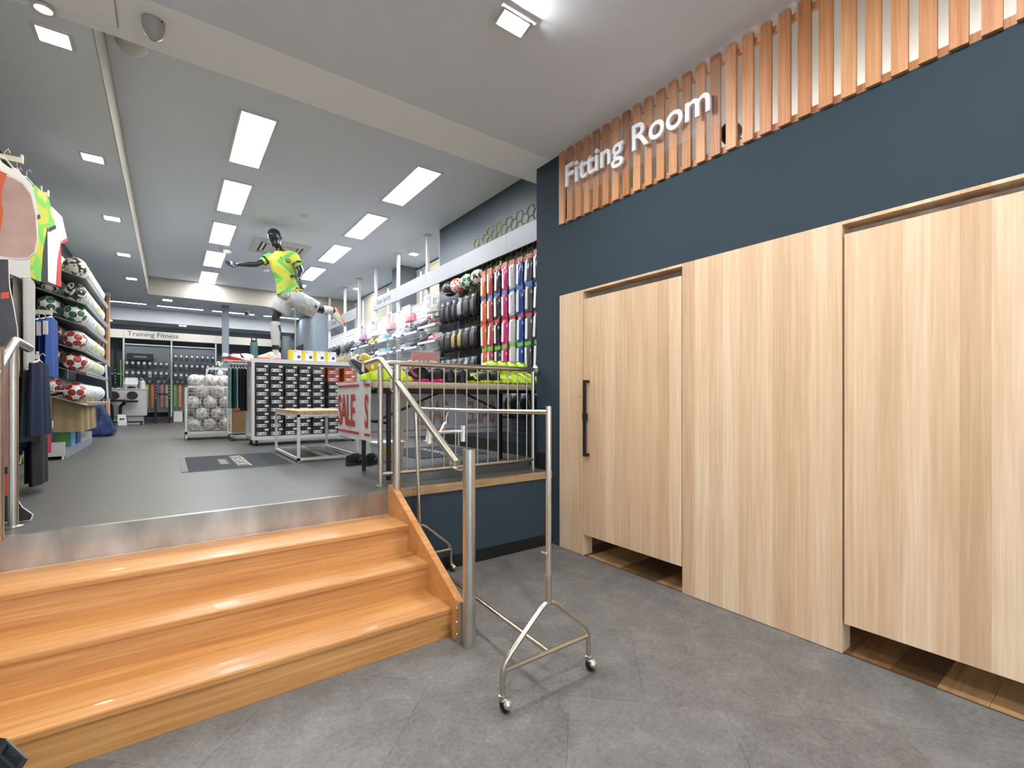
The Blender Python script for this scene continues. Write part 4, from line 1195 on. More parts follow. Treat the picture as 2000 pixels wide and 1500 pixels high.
# boots on the table
LIME = ('#c3dd2e', '#c9e23a', '#5a6a1c', '#8fa81f', '#dfe8c0')
BKLIME = ('#1d1d1f', '#c9d93a', '#0f0f10', '#b33a2c', '#c9d93a')
PINKB = ('#1c1b1d', '#d92a86', '#111111', '#3a2a32', '#8f4a63')
BLK = ('#1a1b1e', '#202226', '#0e0f10', '#303338', '#d8d8d8')
GOLD = ('#b7a032', '#d5c23a', '#5f5317', '#8a7820', '#efe7b8')
ORG = ('#e0602c', '#c9d93a', '#5a2814', '#f0a070', '#efefef')
TZ_ = 1.549
def boot(x, y, a, cols, lab, grp, tilt=0.0, z=TZ_, sc_=1.0):
    shoe((x, y, z), (0, tilt, a), cols, lab, grp, True, sc_)
dn = -PI / 2 + 0.15
for i in range(5):
    boot(2.70 + i * 0.11, 3.93 + 0.004 * i, dn, LIME, 'lime yellow football boot in the front row on the table end by wall', 'lime boots in the front row', 0.0, TZ_, 1.08)
for i in range(5):
    boot(2.66 + i * 0.115, 4.24, dn + 0.1, LIME, 'lime yellow football boot in the second row on the table end by wall', 'lime boots in the second row', 0.0, TZ_, 1.1)
for i in range(4):
    boot(2.69 + i * 0.12, 4.08, dn + PI - 0.2, LIME, 'lime yellow football boot lying over the front row', 'lime boots lying on top', -0.25, TZ_ + 0.14, 1.0)
for i in range(2):
    boot(2.47 + i * 0.11, 3.94, PI / 2 + 0.2, BKLIME, 'black football boot with lime sole and red stripe at table front', 'black boots with lime soles', 0.0, TZ_, 1.05)
boot(2.38, 4.22, 0.3, BKLIME, 'black football boot with lime sole lying behind the pair', None, 0.0)
boot(2.30, 4.02, PI + 0.3, BKLIME, 'black and lime football boot with crossed lime laces at table centre', None, 0.0)
for i in range(2):
    boot(2.08 + i * 0.13, 3.96, PI / 2 + 0.1, BLK, 'all black football boot at the front of the table', 'all black boots', 0.0, TZ_, 1.1)
    boot(2.06 + i * 0.14, 4.28, dn, BLK, 'all black football boot further back on the table', 'all black boots behind', 0.0, TZ_, 1.1)
boot(1.77, 3.96, PI + 0.15, PINKB, 'black football boot with hot pink sole lying lengthwise on table front', None, 0.0, TZ_, 1.15)
boot(1.97, 4.0, PI / 2 + 0.35, PINKB, 'black football boot with hot pink sole, heel to the railing', None, 0.0, TZ_, 1.1)
boot(1.62, 4.12, PI - 0.4, LIME, 'lime and orange football boot leaning at the table middle', None, -0.5, TZ_ + 0.04, 1.1)
boot(1.44, 3.93, PI + 0.1, LIME, 'lime football boot on table corner above the banner', None, 0.0, TZ_)
boot(1.62, 3.93, 0.1, LIME, 'lime football boot beside the steel end post', None, 0.0, TZ_)
boot(1.46, 4.16, 2.2, GOLD, 'mustard gold football boot standing on its heel at table corner', None, -0.9, TZ_ + 0.1, 1.15)
boot(1.45, 4.42, 2.4, ('#2a2a2d', '#8f9094', '#151515', '#d0d0d0', '#e0e0e0'), 'black and silver boot leaning at the back table corner', None, -0.8, TZ_ + 0.08, 1.15)
boot(1.66, 4.45, 2.6, ('#222226', '#6f2f6a', '#111111', '#cfcfcf', '#dcdcdc'), 'black boot with purple sole at the back of the table', None, -0.3, TZ_ + 0.03, 1.1)
boot(1.85, 4.45, 1.2, GOLD, 'mustard gold boot lying at the back of the table', None, -0.2, TZ_ + 0.02)
boot(2.02, 4.5, 1.5, ORG, 'orange football boot upright at the back of the table', None, -0.9, TZ_ + 0.1, 1.1)
boot(2.3, 4.5, 1.6, ('#d5d3c8', '#e8e6de', '#8a887e', '#f2f0ea', '#b9b7ac'), 'off white boot upright in front of the red sale sign', None, -0.9, TZ_ + 0.1, 1.1)
# red SALE card standing on the table
sgn = thing('sale_card', 'red card with white SALE lettering in clear stand on the table', 'sign', (2.42, 4.58, TZ_))
MB().box(2.05, 2.36, 4.575, 4.579, TZ_ + 0.02, 1.90).build('card', mat('#c2402f', 0.5), sgn, smooth=False)
MB().box(2.04, 2.37, 4.572, 4.574, TZ_, 1.915).box(2.04, 2.37, 4.53, 4.63, TZ_, TZ_ + 0.004).build('card_holder', mat('#f4f6f8', 0.04, alpha=0.15), sgn, smooth=False)
text('lettering', 'SALE', 0.11, basis((2.075, 4.5715, 1.735), (1, 0, 0), (0, 0, 1)), mat('#ece4e0', 0.5), sgn, 0.0004, 0.95, 0.003)
# under the table
MB_ = thing('floor_mat', 'dark mat with faded pale lettering lying under and behind the sale table', 'mat', (2.75, 5.5, PZ))
MB().cbox(2.3, 3.3, 5.0, 6.2, PZ + 0.0005, PZ + 0.008, 0.003).build('mat_pile', mat('#2e3338', 0.95, bump=0.3, bscale=500), MB_, smooth=False)
text('lettering', 'INTERSPORT', 0.17, basis((2.76, 5.98, PZ + 0.0085), (0.0, -1, 0), (1, 0, 0)), mat('#b9b7ae', 0.9), MB_, 0.0003)
for i, (x, y, a) in enumerate(((1.62, 5.0, 0.4), (1.75, 4.92, 0.6))):
    shoe((x, y, PZ + 0.001), (0, 0, a), ('#22242a', '#3a3d45', '#111214', '#555860', '#888b92'), 'dark navy shoe left on the floor under the sale table', 'shoes under the table')
t = thing('storage_tub', 'clear plastic tub with yellow label under the sale table', 'tub', (2.0, 5.15, PZ))
MB().loft([[(1.86, 5.05, PZ + 0.001), (2.14, 5.05, PZ + 0.001), (2.14, 5.25, PZ + 0.001), (1.86, 5.25, PZ + 0.001)], [(1.84, 5.03, PZ + 0.2), (2.16, 5.03, PZ + 0.2), (2.16, 5.27, PZ + 0.2), (1.84, 5.27, PZ + 0.2)]]).build('tub_body', mat('#c9cbc6', 0.2, alpha=0.8), t, smooth=False)
MB().box(1.83, 2.17, 5.02, 5.28, PZ + 0.2, PZ + 0.215).build('tub_lid', mat('#dfe0dc', 0.3), t, smooth=False)
MB().box(1.9, 2.02, 5.032, 5.04, PZ + 0.07, PZ + 0.14).build('tub_label', mat('#d2a92e', 0.5), t, smooth=False)

# ================================================================== floor mat, bench
t = thing('entrance_mat', 'dark grey entrance mat with pale INTERSPORT lettering before the bench', 'mat', (0.58, 6.05, PZ))
MB().cbox(0.14, 1.06, 5.42, 6.72, PZ + 0.0005, PZ + 0.009, 0.003).build('mat_pile', mat('#2f3338', 0.95, bump=0.3, bscale=500), t, smooth=False)
MB().box(0.085, 0.14, 5.42, 6.72, PZ + 0.0005, PZ + 0.006).box(0.14, 1.06, 5.40, 5.42, PZ + 0.0005, PZ + 0.006).build('rubber_edge', mat('#6e6f70', 0.7), t, smooth=False)
text('lettering', 'INTERSPORT', 0.175, basis((0.57, 6.57, PZ + 0.0095), (0, -1, 0), (1, 0, 0)), mat('#b5b1a6', 0.9), t, 0.0003, 1.02, 0.003)
g = MB()
for i in range(16):
    g.box(0.43, 0.5 if i % 3 else 0.52, 6.25 - i * 0.03, 6.268 - i * 0.03, PZ + 0.0092, PZ + 0.0098)
g.build('small_print', mat('#97948b', 0.9), t, smooth=False)
t = thing('bench', 'low white metal bench with slatted pine top standing by the entrance mat', 'bench', (1.45, 6.2, PZ))
M_WM = mat('#cfcfcc', 0.4)
bx0, bx1, by0, by1 = 1.12, 1.79, 5.5, 6.86
for x in (bx0, bx1 - 0.03):
    for y in (by0, by1 - 0.03):
        MB().box(x, x + 0.03, y, y + 0.03, PZ + 0.022, 1.225).build('leg', M_WM, t, smooth=False)
        MB().lathe([(0.012, 0.0), (0.012, 0.012), (0.006, 0.022)], 10, (x + 0.015, y + 0.015, PZ + 0.0005)).build('foot', M_CHROME, t)
MB().box(bx0, bx1, by0, by0 + 0.03, PZ + 0.022, PZ + 0.05).box(bx0, bx1, by1 - 0.03, by1, PZ + 0.022, PZ + 0.05).box(bx0, bx0 + 0.03, by0 + 0.03, by1 - 0.03, PZ + 0.022, PZ + 0.05).box(bx1 - 0.03, bx1, by0 + 0.03, by1 - 0.03, PZ + 0.022, PZ + 0.05).box(1.44, 1.47, by0 + 0.03, by1 - 0.03, PZ + 0.022, PZ + 0.05).build('base_frame', M_WM, t, smooth=False)
MB().ring_frame(bx0, bx1, by0, by1, 1.2, 1.23, 0.03, 'xy').build('top_frame', M_WM, t, smooth=False)
for i in range(8):
    x = bx0 + 0.002 + i * 0.0835
    MB().box(x, x + 0.078, by0 - 0.005, by1 + 0.005, 1.231, 1.268).build('slat', M_PINE, t, smooth=False)

# ================================================================== shoe-box trolley with mannequin
FX0, FX1, FY0, FY1, FT = 0.965, 2.555, 7.8, 8.5, 2.0
t = thing('display_trolley', 'white display trolley on casters stacked with black shoe boxes', 'trolley', (1.75, 8.1, PZ))
MB().box(FX0, FX1, FY0, FY1, FT - 0.06, FT).build('top_board', M_WM, t, smooth=False)
MB().box(FX0, FX1, FY0, FY1, 0.79, 0.84).build('base_board', M_WM, t, smooth=False)
for x in (FX0, FX1 - 0.04):
    for y in (FY0, FY1 - 0.04):
        MB().box(x, x + 0.04, y, y + 0.04, 0.84, FT - 0.06).build('post', M_WM, t, smooth=False)
g = MB()
for i in range(18):
    g.box(FX0 + 0.01, FX0 + 0.014, FY0 + 0.04, FY1 - 0.04, 0.9 + i * 0.06, 0.904 + i * 0.06)
for i in range(11):
    g.box(FX0 + 0.006, FX0 + 0.01, FY0 + 0.06 + i * 0.055, FY0 + 0.064 + i * 0.055, 0.84, FT - 0.06)
g.build('end_mesh', M_WM, t, smooth=False)['kind'] = 'stuff'
g = MB()
for i in range(18):
    g.box(FX0 + 0.04, FX1 - 0.04, 8.25, 8.254, 0.9 + i * 0.06, 0.904 + i * 0.06)
for i in range(25):
    g.box(FX0 + 0.06 + i * 0.06, FX0 + 0.064 + i * 0.06, 8.254, 8.258, 0.84, FT - 0.06)
g.build('divider_mesh', M_WM, t, smooth=False)['kind'] = 'stuff'
for x in (FX0 + 0.07, FX1 - 0.1):
    for y in (FY0 + 0.05, FY1 - 0.07):
        MB().lathe([(0.036, -0.014), (0.04, -0.01), (0.04, 0.01), (0.036, 0.014)], 18, (x, y, PZ + 0.041), 'x').build('caster_wheel', M_RUB, t)
        MB().box(x - 0.02, x - 0.017, y - 0.02, y + 0.02, PZ + 0.03, 0.79).box(x + 0.017, x + 0.02, y - 0.02, y + 0.02, PZ + 0.03, 0.79).build('caster_fork', M_CHROME, t, smooth=False)
# shoe boxes
BW, BH, BD = 0.188, 0.116, 0.31
M_BOXK = mat('#26241f', 0.6)
bm_body = MB().box(-BW / 2 + 0.002, BW / 2 - 0.002, 0.003, BD, 0, BH - 0.035).mesh('box_body', M_BOXK, False)
bm_lid = MB().box(-BW / 2, BW / 2, 0.0, BD, BH - 0.035, BH - 0.001).mesh('box_lid', mat('#2c2a25', 0.55), False)
bm_lab = MB()
bm_lab.box(-0.075, 0.05, 0.0005, 0.003, 0.016, 0.062)
bm_lab.cur = 1
bm_lab.prism([(-0.02, 0.028), (0.012, 0.028), (0.014, 0.036), (0.002, 0.04), (-0.006, 0.044), (-0.012, 0.038)], -0.0002, 0.001, 'xz')
bm_lab.box(0.022, 0.042, -0.0002, 0.001, 0.028, 0.05)
bm_lab.box(-0.07, -0.05, -0.0002, 0.001, 0.03, 0.05)
bm_lab = bm_lab.mesh('box_label', [mat('#cfd2d6', 0.5), mat('#3d4046', 0.5)], False)
bm_tag = MB().box(0.028, 0.076, -0.003, 0.0, BH - 0.034, BH - 0.006).mesh('price_sticker', mat('#d9dce0', 0.5), False)
bm_not = MB().prism([(-0.035, BH - 0.036), (-0.005, BH - 0.036), (-0.012, BH - 0.044), (-0.028, BH - 0.044)], 0.0022, 0.0034, 'xz').mesh('finger_notch', mat('#0c0b0a', 0.8), False)
def shoebox(x, y, z, lab, grp, cols=None):
    b = thing('shoe_box', lab, 'shoe box', (x, y, z), 0, grp)
    for nm, me in (('box_body', bm_body), ('box_lid', bm_lid), ('box_label', bm_lab), ('price_sticker', bm_tag), ('finger_notch', bm_not)):
        o = link(nm, me, b if nm in ('box_body', 'box_lid') else (lid_ if nm == 'price_sticker' else body_))
        if nm == 'box_body': body_ = o
        if nm == 'box_lid': lid_ = o
        if cols and nm in ('box_body', 'box_lid'): setmat(o, mat(cols, 0.5))
    return b
ords = ['first', 'second', 'third', 'fourth', 'fifth', 'sixth']
rows_n = [9, 9, 9, 9, 8, 7]
for c_ in range(6):
    for r_ in range(rows_n[c_]):
        x = FX0 + 0.145 + c_ * 0.2 + random.uniform(-0.006, 0.006) + (0.03 if c_ == 5 else 0)
        shoebox(x, FY0 + 0.015 + random.uniform(0, 0.02), 0.841 + r_ * 0.119, 'black shoe box in the %s stack from the hanging shorts' % ords[c_], 'black shoe boxes, %s stack' % ords[c_])
b = shoebox(FX0 + 0.145 + 0.8, FY0 + 0.03, 0.841 + 8 * 0.119, 'brown shoe box on top of the fifth stack of black boxes', None, '#5e4a34')
b = shoebox(2.15, FY0 + 0.06, 0.841 + 7 * 0.119, 'orange red shoe box lying above the sixth stack', None, '#b8492e')
b = shoebox(2.15, FY0 + 0.06, 0.841 + 8 * 0.119, 'second orange red shoe box above the sixth stack', None, '#bf5236')
for i in range(9):
    shoebox(2.40, FY0 + 0.02, 0.841 + i * 0.119, 'bright orange shoe box in the stack at the trolley end' if i > 5 else 'orange shoe box low in the stack at the trolley end', 'orange shoe boxes %d' % (i > 5), '#d0561f')
# hanging shorts on the trolley end
def garment(name, label, cat, grp, cx, cy, zt, w_, h, c, axis='x', th=0.018, legs=0, folds=3, taper=1.15, hanger=True, zfold=0.006, turn=0.0):
    """a hanging garment as a folded sheet with thickness; axis = the direction of its width"""
    t_ = thing(name, label, cat, (cx, cy, zt - h), 0, grp)
    n = 14
    rings = []
    m_ = 7
    for j in range(m_ + 1):
        s = j / m_
        wd = w_ * (taper + (1 - taper) * s) / 2
        ring_f, ring_b = [], []
        for i in range(n + 1):
            u = i / n * 2 - 1
            off = zfold * math.sin(u * PI * folds + cx * 31 + cy * 17) * (1 - 0.7 * s)
            hh = zt - h + h * s - (0.03 * abs(u) ** 3 * h if j == m_ else 0)
            tt = th * (1 - 0.85 * abs(u) ** 4) / 2
            for lst, sg_ in ((ring_f, 1), (ring_b, -1)):
                if axis == 'x': lst.append((cx + u * wd, cy + off + sg_ * tt, hh))
                else: lst.append((cx + off + sg_ * tt, cy + u * wd, hh))
        rings.append(ring_f + ring_b[::-1])
    MB().loft(rings).build('cloth', c if not isinstance(c, str) else mat(c, 0.8), t_, ang=70)
    if hanger:
        hk = MB()
        a = w_ * 0.42
        if axis == 'x':
            hk.tube([(cx - a, cy, zt - 0.012), (cx, cy, zt + 0.018), (cx + a, cy, zt - 0.012)], 0.006, 6)
            hk.tube([(cx, cy, zt + 0.01), (cx, cy, zt + 0.05), (cx, cy + 0.018, zt + 0.068), (cx, cy + 0.03, zt + 0.05)], 0.0025, 6)
        else:
            hk.tube([(cx, cy - a, zt - 0.012), (cx, cy, zt + 0.018), (cx, cy + a, zt - 0.012)], 0.006, 6)
            hk.tube([(cx, cy, zt + 0.01), (cx, cy, zt + 0.05), (cx + 0.018, cy, zt + 0.068), (cx + 0.03, cy, zt + 0.05)], 0.0025, 6)
        hk.build('hanger', mat('#e6e4de', 0.4), t_)
    t_.rotation_euler = (0, 0, turn)
    return t_
arm = thing('basket_rail', 'white slanting wire basket arm on the trolley end above the shorts', 'rail', (0.85, 8.2, 1.9))
MB().tube([(FX0, 8.16, 1.93), (0.7, 8.16, 1.93)], 0.008, 8).build('arm_bar', M_WM, arm)
MB().ring_frame(0.62, FX0, 7.92, 8.45, 1.955, 1.965, 0.012, 'xy').build('basket_rim', M_WM, arm, smooth=False)
g = MB()
for i in range(8):
    g.box(0.63 + i * 0.042, 0.634 + i * 0.042, 7.93, 8.44, 1.956, 1.96)
g.build('basket_wires', M_WM, arm, smooth=False)['kind'] = 'stuff'
for i, (c, n) in enumerate((('#6fa3a3', 'teal'), ('#1c2022', 'black'), ('#77aaa8', 'teal'), ('#15181a', 'black'), ('#1e2023', 'black'), ('#141517', 'black'))):
    garment('shorts', '%s sports shorts hanging on the trolley end' % n, 'shorts', '%s shorts on the trolley end' % n, 0.72 + i * 0.04, 8.16, 1.86, 0.42, 0.6 + (0.04 if i > 3 else 0), c, 'y', 0.03, taper=1.0, folds=2)
garment_black = None
# shoes, bottle and packs on top of the trolley and the tray
shoe((0.75, 8.2, 1.97), (0, 0, PI + 0.5), ('#1c1a20', '#e0483c', '#0f0e10', '#3a3640', '#e8584a'), 'black running shoe with coral sole on the wire basket', 'shoes on the wire basket')
shoe((0.86, 8.02, 1.97), (0, -0.25, PI - 0.3), ('#e9e5e2', '#e0483c', '#b8b4b0', '#2a2a2a', '#2a2a2a'), 'white running shoe with coral sole and black stripes on the basket', 'shoes on the wire basket')
shoe((0.70, 8.36, 1.97), (0, 0, 1.2), ('#cfd8d8', '#e9ecec', '#8f9898', '#f0f0f0', '#b8c0c0'), 'pale grey shoe at the back of the wire basket', 'shoes on the wire basket')
t = thing('drink_bottle', 'teal steel drink bottle with black loop lid on the trolley top', 'bottle', (1.06, 8.3, FT))
MB().lathe([(0.05, 0), (0.053, 0.01), (0.053, 0.27), (0.046, 0.285)], 20, (1.06, 8.3, FT + 0.001)).build('bottle_body', mat('#41666b', 0.35), t)
MB().lathe([(0.046, 0.286), (0.046, 0.3), (0.038, 0.32)], 18, (1.06, 8.3, FT)).build('bottle_lid', M_BLACK, t)
MB().tube([(1.06 + 0.036 * math.cos(a), 8.3, FT + 0.318 + 0.045 * math.sin(a)) for a in [PI * i / 8 for i in range(9)]], 0.008, 8).build('carry_loop', M_BLACK, t)
for i in range(4):
    x = 1.50 + i * 0.175
    t = thing('boxed_ball_pump', 'white and yellow product carton in the row on the trolley top', 'carton', (x + 0.09, 8.0, FT), 0, 'cartons on the trolley top')
    MB().box(x + 0.05, x + 0.172, 7.9, 8.06, FT + 0.001, FT + 0.165).build('carton_body', mat('#dcd8d8', 0.5), t, smooth=False)
    MB().box(x, x + 0.05, 7.899, 8.061, FT + 0.001, FT + 0.1655).build('yellow_band', mat('#d9bc1e', 0.5), t, smooth=False)
    MB().prism([(x + 0.115, FT + 0.035), (x + 0.15, FT + 0.04), (x + 0.155, FT + 0.07), (x + 0.13, FT + 0.09), (x + 0.105, FT + 0.065)], 7.898, 7.9, 'xz').build('product_picture', mat('#2d4560', 0.5), t, smooth=False)
    MB().box(x + 0.06, x + 0.09, 7.8985, 7.9, FT + 0.14, FT + 0.147).build('print_line', mat('#55555a', 0.5), t, smooth=False)
# price sign and trolley behind the cage
t = thing('white_trolley', 'white frame trolley with brown carton behind the hanging shorts', 'trolley', (0.98, 9.3, PZ))
MB().ring_frame(0.8, 1.15, 0.8, 1.55, 9.0, 9.03, 0.025).ring_frame(0.8, 1.15, 0.8, 1.55, 9.5, 9.53, 0.025).box(0.8, 1.15, 9.0, 9.53, 0.8, 0.82).build('trolley_frame', M_WM, t, smooth=False)
for x in (0.83, 1.12):
    for y in (9.03, 9.5):
        MB().lathe([(0.036, -0.013), (0.04, -0.008), (0.04, 0.008), (0.036, 0.013)], 16, (x, y, PZ + 0.041), 'x').build('caster_wheel', mat('#5c5e60', 0.5), t)
        MB().box(x - 0.017, x + 0.017, y - 0.01, y + 0.01, PZ + 0.07, 0.8).build('caster_neck', M_CHROME, t, smooth=False)
for z_, c, n in ((0.821, '#9a7a4e', 'brown'), (1.2, '#b5543a', 'rust red')):
    t = tag(MB().cbox(0.84, 1.11, 9.05, 9.48, z_, z_ + 0.36, 0.004).build('carton', mat(c, 0.7), smooth=False), '%s cardboard carton on the white trolley behind the shorts' % n, 'carton')
# ================================================================== ball cage
CX0, CX1, CY0, CY1 = 0.2, 0.92, 9.6, 10.3
M_CAGE = mat('#cdc8bb', 0.5)
t = thing('ball_cage', 'cream wire mesh ball bin on casters full of white footballs', 'ball bin', (0.56, 9.95, PZ))
for x in (CX0, CX1 - 0.035):
    for y in (CY0, CY1 - 0.035):
        MB().box(x, x + 0.035, y, y + 0.035, 0.79, 1.62).build('post', M_CAGE, t, smooth=False)
        MB().lathe([(0.03, -0.013), (0.035, -0.008), (0.035, 0.008), (0.03, 0.013)], 14, (x + 0.017, y + 0.017, PZ + 0.036), 'x').build('caster_wheel', mat('#bdb9ae', 0.5), t)
        MB().box(x + 0.002, x + 0.032, y + 0.005, y + 0.03, PZ + 0.065, 0.79).build('caster_neck', M_CAGE, t, smooth=False)
for z_ in (0.80, 1.595):
    MB().ring_frame(CX0, CX1, CY0, CY1, z_, z_ + 0.03, 0.03, 'xy').build('rim', M_CAGE, t, smooth=False)
MB().box(CX0, CX1, CY0, CY1, 0.83, 0.84).build('bin_floor', M_CAGE, t, smooth=False)
for nm in range(4):
    g = MB()
    for i in range(13):
        z_ = 0.86 + i * 0.058
        if nm == 0: g.box(CX0, CX1, CY0 + 0.01, CY0 + 0.014, z_, z_ + 0.004)
        if nm == 1: g.box(CX0, CX1, CY1 - 0.014, CY1 - 0.01, z_, z_ + 0.004)
        if nm == 2: g.box(CX0 + 0.01, CX0 + 0.014, CY0, CY1, z_, z_ + 0.004)
        if nm == 3: g.box(CX1 - 0.014, CX1 - 0.01, CY0, CY1, z_, z_ + 0.004)
    for i in range(1, 13):
        a = CX0 + i * 0.056
        b_ = CY0 + i * 0.054
        if nm == 0: g.box(a, a + 0.004, CY0 + 0.006, CY0 + 0.01, 0.83, 1.6)
        if nm == 1: g.box(a, a + 0.004, CY1 - 0.01, CY1 - 0.006, 0.83, 1.6)
        if nm == 2: g.box(CX0 + 0.006, CX0 + 0.01, b_, b_ + 0.004, 0.83, 1.6)
        if nm == 3: g.box(CX1 - 0.01, CX1 - 0.006, b_, b_ + 0.004, 0.83, 1.6)
    g.build('mesh_side', M_CAGE, t, smooth=False)['kind'] = 'stuff'
lay = [(0.33, 0.955), (0.56, 0.955), (0.79, 0.955), (0.445, 1.146), (0.675, 1.146), (0.33, 1.337), (0.56, 1.337), (0.79, 1.337), (0.445, 1.528), (0.675, 1.528)]
for yi, y in enumerate((9.735, 9.96, 10.17)):
    for x, z in lay:
        ball('league', (x + random.uniform(-0.003, 0.003), y, z), 'white league football with grey marks packed inside the wire bin', 'footballs inside the wire bin')
for x, y, z, l in ((0.34, 9.79, 1.715, 'white football heaped on the wire bin above its near corner post'), (0.56, 9.75, 1.72, 'white football heaped on the middle of the wire bin'), (0.79, 9.80, 1.71, 'white football heaped on the wire bin next to the shorts'), (0.45, 10.06, 1.715, 'white football at the back of the heap on the wire bin'), (0.69, 10.06, 1.715, 'white football behind others on the wire bin heap')):
    ball('league', (x, y, z), l, None)
# ================================================================== mannequin kicking a ball, on the trolley
MY = 8.08
mq = thing('mannequin', 'black faceless mannequin in green and yellow jersey posed kicking on the trolley', 'mannequin', (1.35, MY, FT))
def remeshed(mb, name, m, parent, vox, smooth=6):
    o = mb.build(name, m, parent)
    r = o.modifiers.new('remesh', 'REMESH'); r.mode = 'VOXEL'; r.voxel_size = vox; r.use_smooth_shade = True
    s = o.modifiers.new('smooth', 'SMOOTH'); s.iterations = smooth; s.factor = 0.5
    return o
def limb(mb, pts, rs, n=14):
    """tapering limb with rounded ends"""
    mb.tube(pts, rs, n)
    mb.sphere(pts[0], rs[0], 14, 10); mb.sphere(pts[-1], rs[-1], 14, 10)
    for p, r in list(zip(pts, rs))[1:-1]:
        mb.sphere(p, r, 14, 10)
V = Vector
hipS, hipK = V((1.47, MY + 0.07, 2.97)), V((1.60, MY - 0.05, 2.98))
kneeS, ankS = V((1.335, MY + 0.03, 2.68)), V((1.335, MY + 0.03, 2.10))
kneeK, ankK = V((1.99, MY - 0.05, 2.86)), V((2.245, MY + 0.02, 2.885))
pel = V((1.53, MY, 3.02)); waist = V((1.52, MY, 3.16)); chest = V((1.44, MY, 3.48)); neckb = V((1.40, MY, 3.70))
shR, shL = V((1.265, MY + 0.10, 3.62)), V((1.565, MY - 0.12, 3.64))
b = MB()
limb(b, [hipS, (hipS + kneeS) / 2 + V((-0.02, 0, 0.01)), kneeS], [0.092, 0.085, 0.06])
limb(b, [kneeS, kneeS.lerp(ankS, 0.35) + V((0.022, 0, 0)), ankS], [0.058, 0.06, 0.037])
limb(b, [hipK, (hipK + kneeK) / 2, kneeK], [0.092, 0.085, 0.06])
limb(b, [kneeK, kneeK.lerp(ankK, 0.4) + V((0, 0, -0.015)), ankK], [0.058, 0.058, 0.037])
b.sphere(pel, 0.13, 16, 12, (1.05, 0.85, 0.9))
limb(b, [waist, chest, chest + V((-0.02, 0, 0.1))], [0.105, 0.14, 0.13])
limb(b, [neckb + V((0.02, 0, -0.07)), neckb + V((-0.03, 0, 0.08))], [0.062, 0.05])
limb(b, [shR, shR.lerp(shL, 0.5) + V((0, 0, 0.03)), shL], [0.062, 0.085, 0.062])
elR, wrR = V((1.07, MY + 0.02, 3.465)), V((0.81, MY - 0.06, 3.40))
elL, wrL = V((1.655, MY - 0.22, 3.40)), V((1.60, MY - 0.36, 3.25))
limb(b, [shR, shR.lerp(elR, 0.45), elR], [0.055, 0.05, 0.04])
limb(b, [elR, elR.lerp(wrR, 0.35), wrR], [0.04, 0.042, 0.026])
limb(b, [shL, shL.lerp(elL, 0.45), elL], [0.057, 0.054, 0.042])
limb(b, [elL, elL.lerp(wrL, 0.35), wrL], [0.042, 0.043, 0.027])
def hand(w_, fwd, side, up, s=1.0):
    """palm, four fingers and a thumb leaving the side of the palm"""
    pc = w_ + fwd * 0.055 * s
    for q_ in (-1, -0.33, 0.33, 1):
        limb(b, [w_ + side * 0.012 * q_, pc + side * 0.026 * q_ * s + fwd * 0.02], [0.018, 0.0145])
        k0 = pc + side * 0.028 * q_ * s + fwd * 0.028
        L = (0.072, 0.085, 0.08, 0.06)[int((q_ + 1) * 1.5 + 0.1)] * s
        sp_ = side * 0.012 * q_
        k1 = k0 + (fwd * 0.9 + sp_ * 8 - up * 0.1) * L * 0.45
        k2 = k1 + (fwd * 0.85 + sp_ * 6 - up * 0.45) * L * 0.35
        k3 = k2 + (fwd * 0.7 + sp_ * 4 - up * 0.7) * L * 0.25
        limb(b, [k0, k1, k2, k3], [0.0105, 0.0098, 0.009, 0.0075], 8)
    t0 = w_ + fwd * 0.03 + side * 0.028
    limb(b, [t0, t0 + side * 0.032 + fwd * 0.03 - up * 0.012, t0 + side * 0.045 + fwd * 0.062 - up * 0.028], [0.0135, 0.011, 0.009], 8)
f_ = (wrR - elR).normalized()
hand(wrR, V((-0.96, -0.22, -0.12)).normalized(), V((0.1, -0.35, -0.9)).normalized(), V((0.05, 0.93, -0.3)).normalized(), 1.1)
hand(wrL, V((-0.9, -0.35, 0.05)).normalized(), V((0.2, -0.6, -0.75)).normalized(), V((-0.1, 0.6, 0.75)).normalized(), 1.0)
remeshed(b, 'body', mat('#1d1f22', 0.28), mq, 0.0085, 5)
# egg-shaped head, tilted towards the ball
hd = MB()
hc = V((1.315, MY - 0.03, 3.905))
rings = []
prof = [(-0.148, 0.02, 0.02), (-0.135, 0.048, 0.05), (-0.10, 0.068, 0.078), (-0.05, 0.082, 0.098), (0.0, 0.09, 0.112), (0.05, 0.094, 0.118), (0.09, 0.086, 0.108), (0.12, 0.066, 0.082), (0.138, 0.038, 0.048), (0.144, 0.01, 0.012)]
for z, wx, dy in prof:
    rings.append([(wx * math.cos(a), dy * math.sin(a) - 0.0 + (-0.03 if z < -0.05 else 0.0) * 0.8 + (0.012 if z > 0.05 else 0), z) for a in [2 * PI * i / 24 for i in range(24)]])
hd.loft(rings)
for s in (-1, 1):
    hd.sphere((s * 0.09, 0.02, -0.015), 0.03, 12, 8, (0.35, 0.6, 1.0))
hd.xf(Matrix.Translation(hc) @ Matrix.Rotation(math.radians(-28), 4, 'Z') @ Matrix.Rotation(math.radians(-10), 4, 'Y') @ Matrix.Rotation(math.radians(12), 4, 'X'))
remeshed(hd, 'head', mat('#1d1f22', 0.24), mq, 0.007, 5)
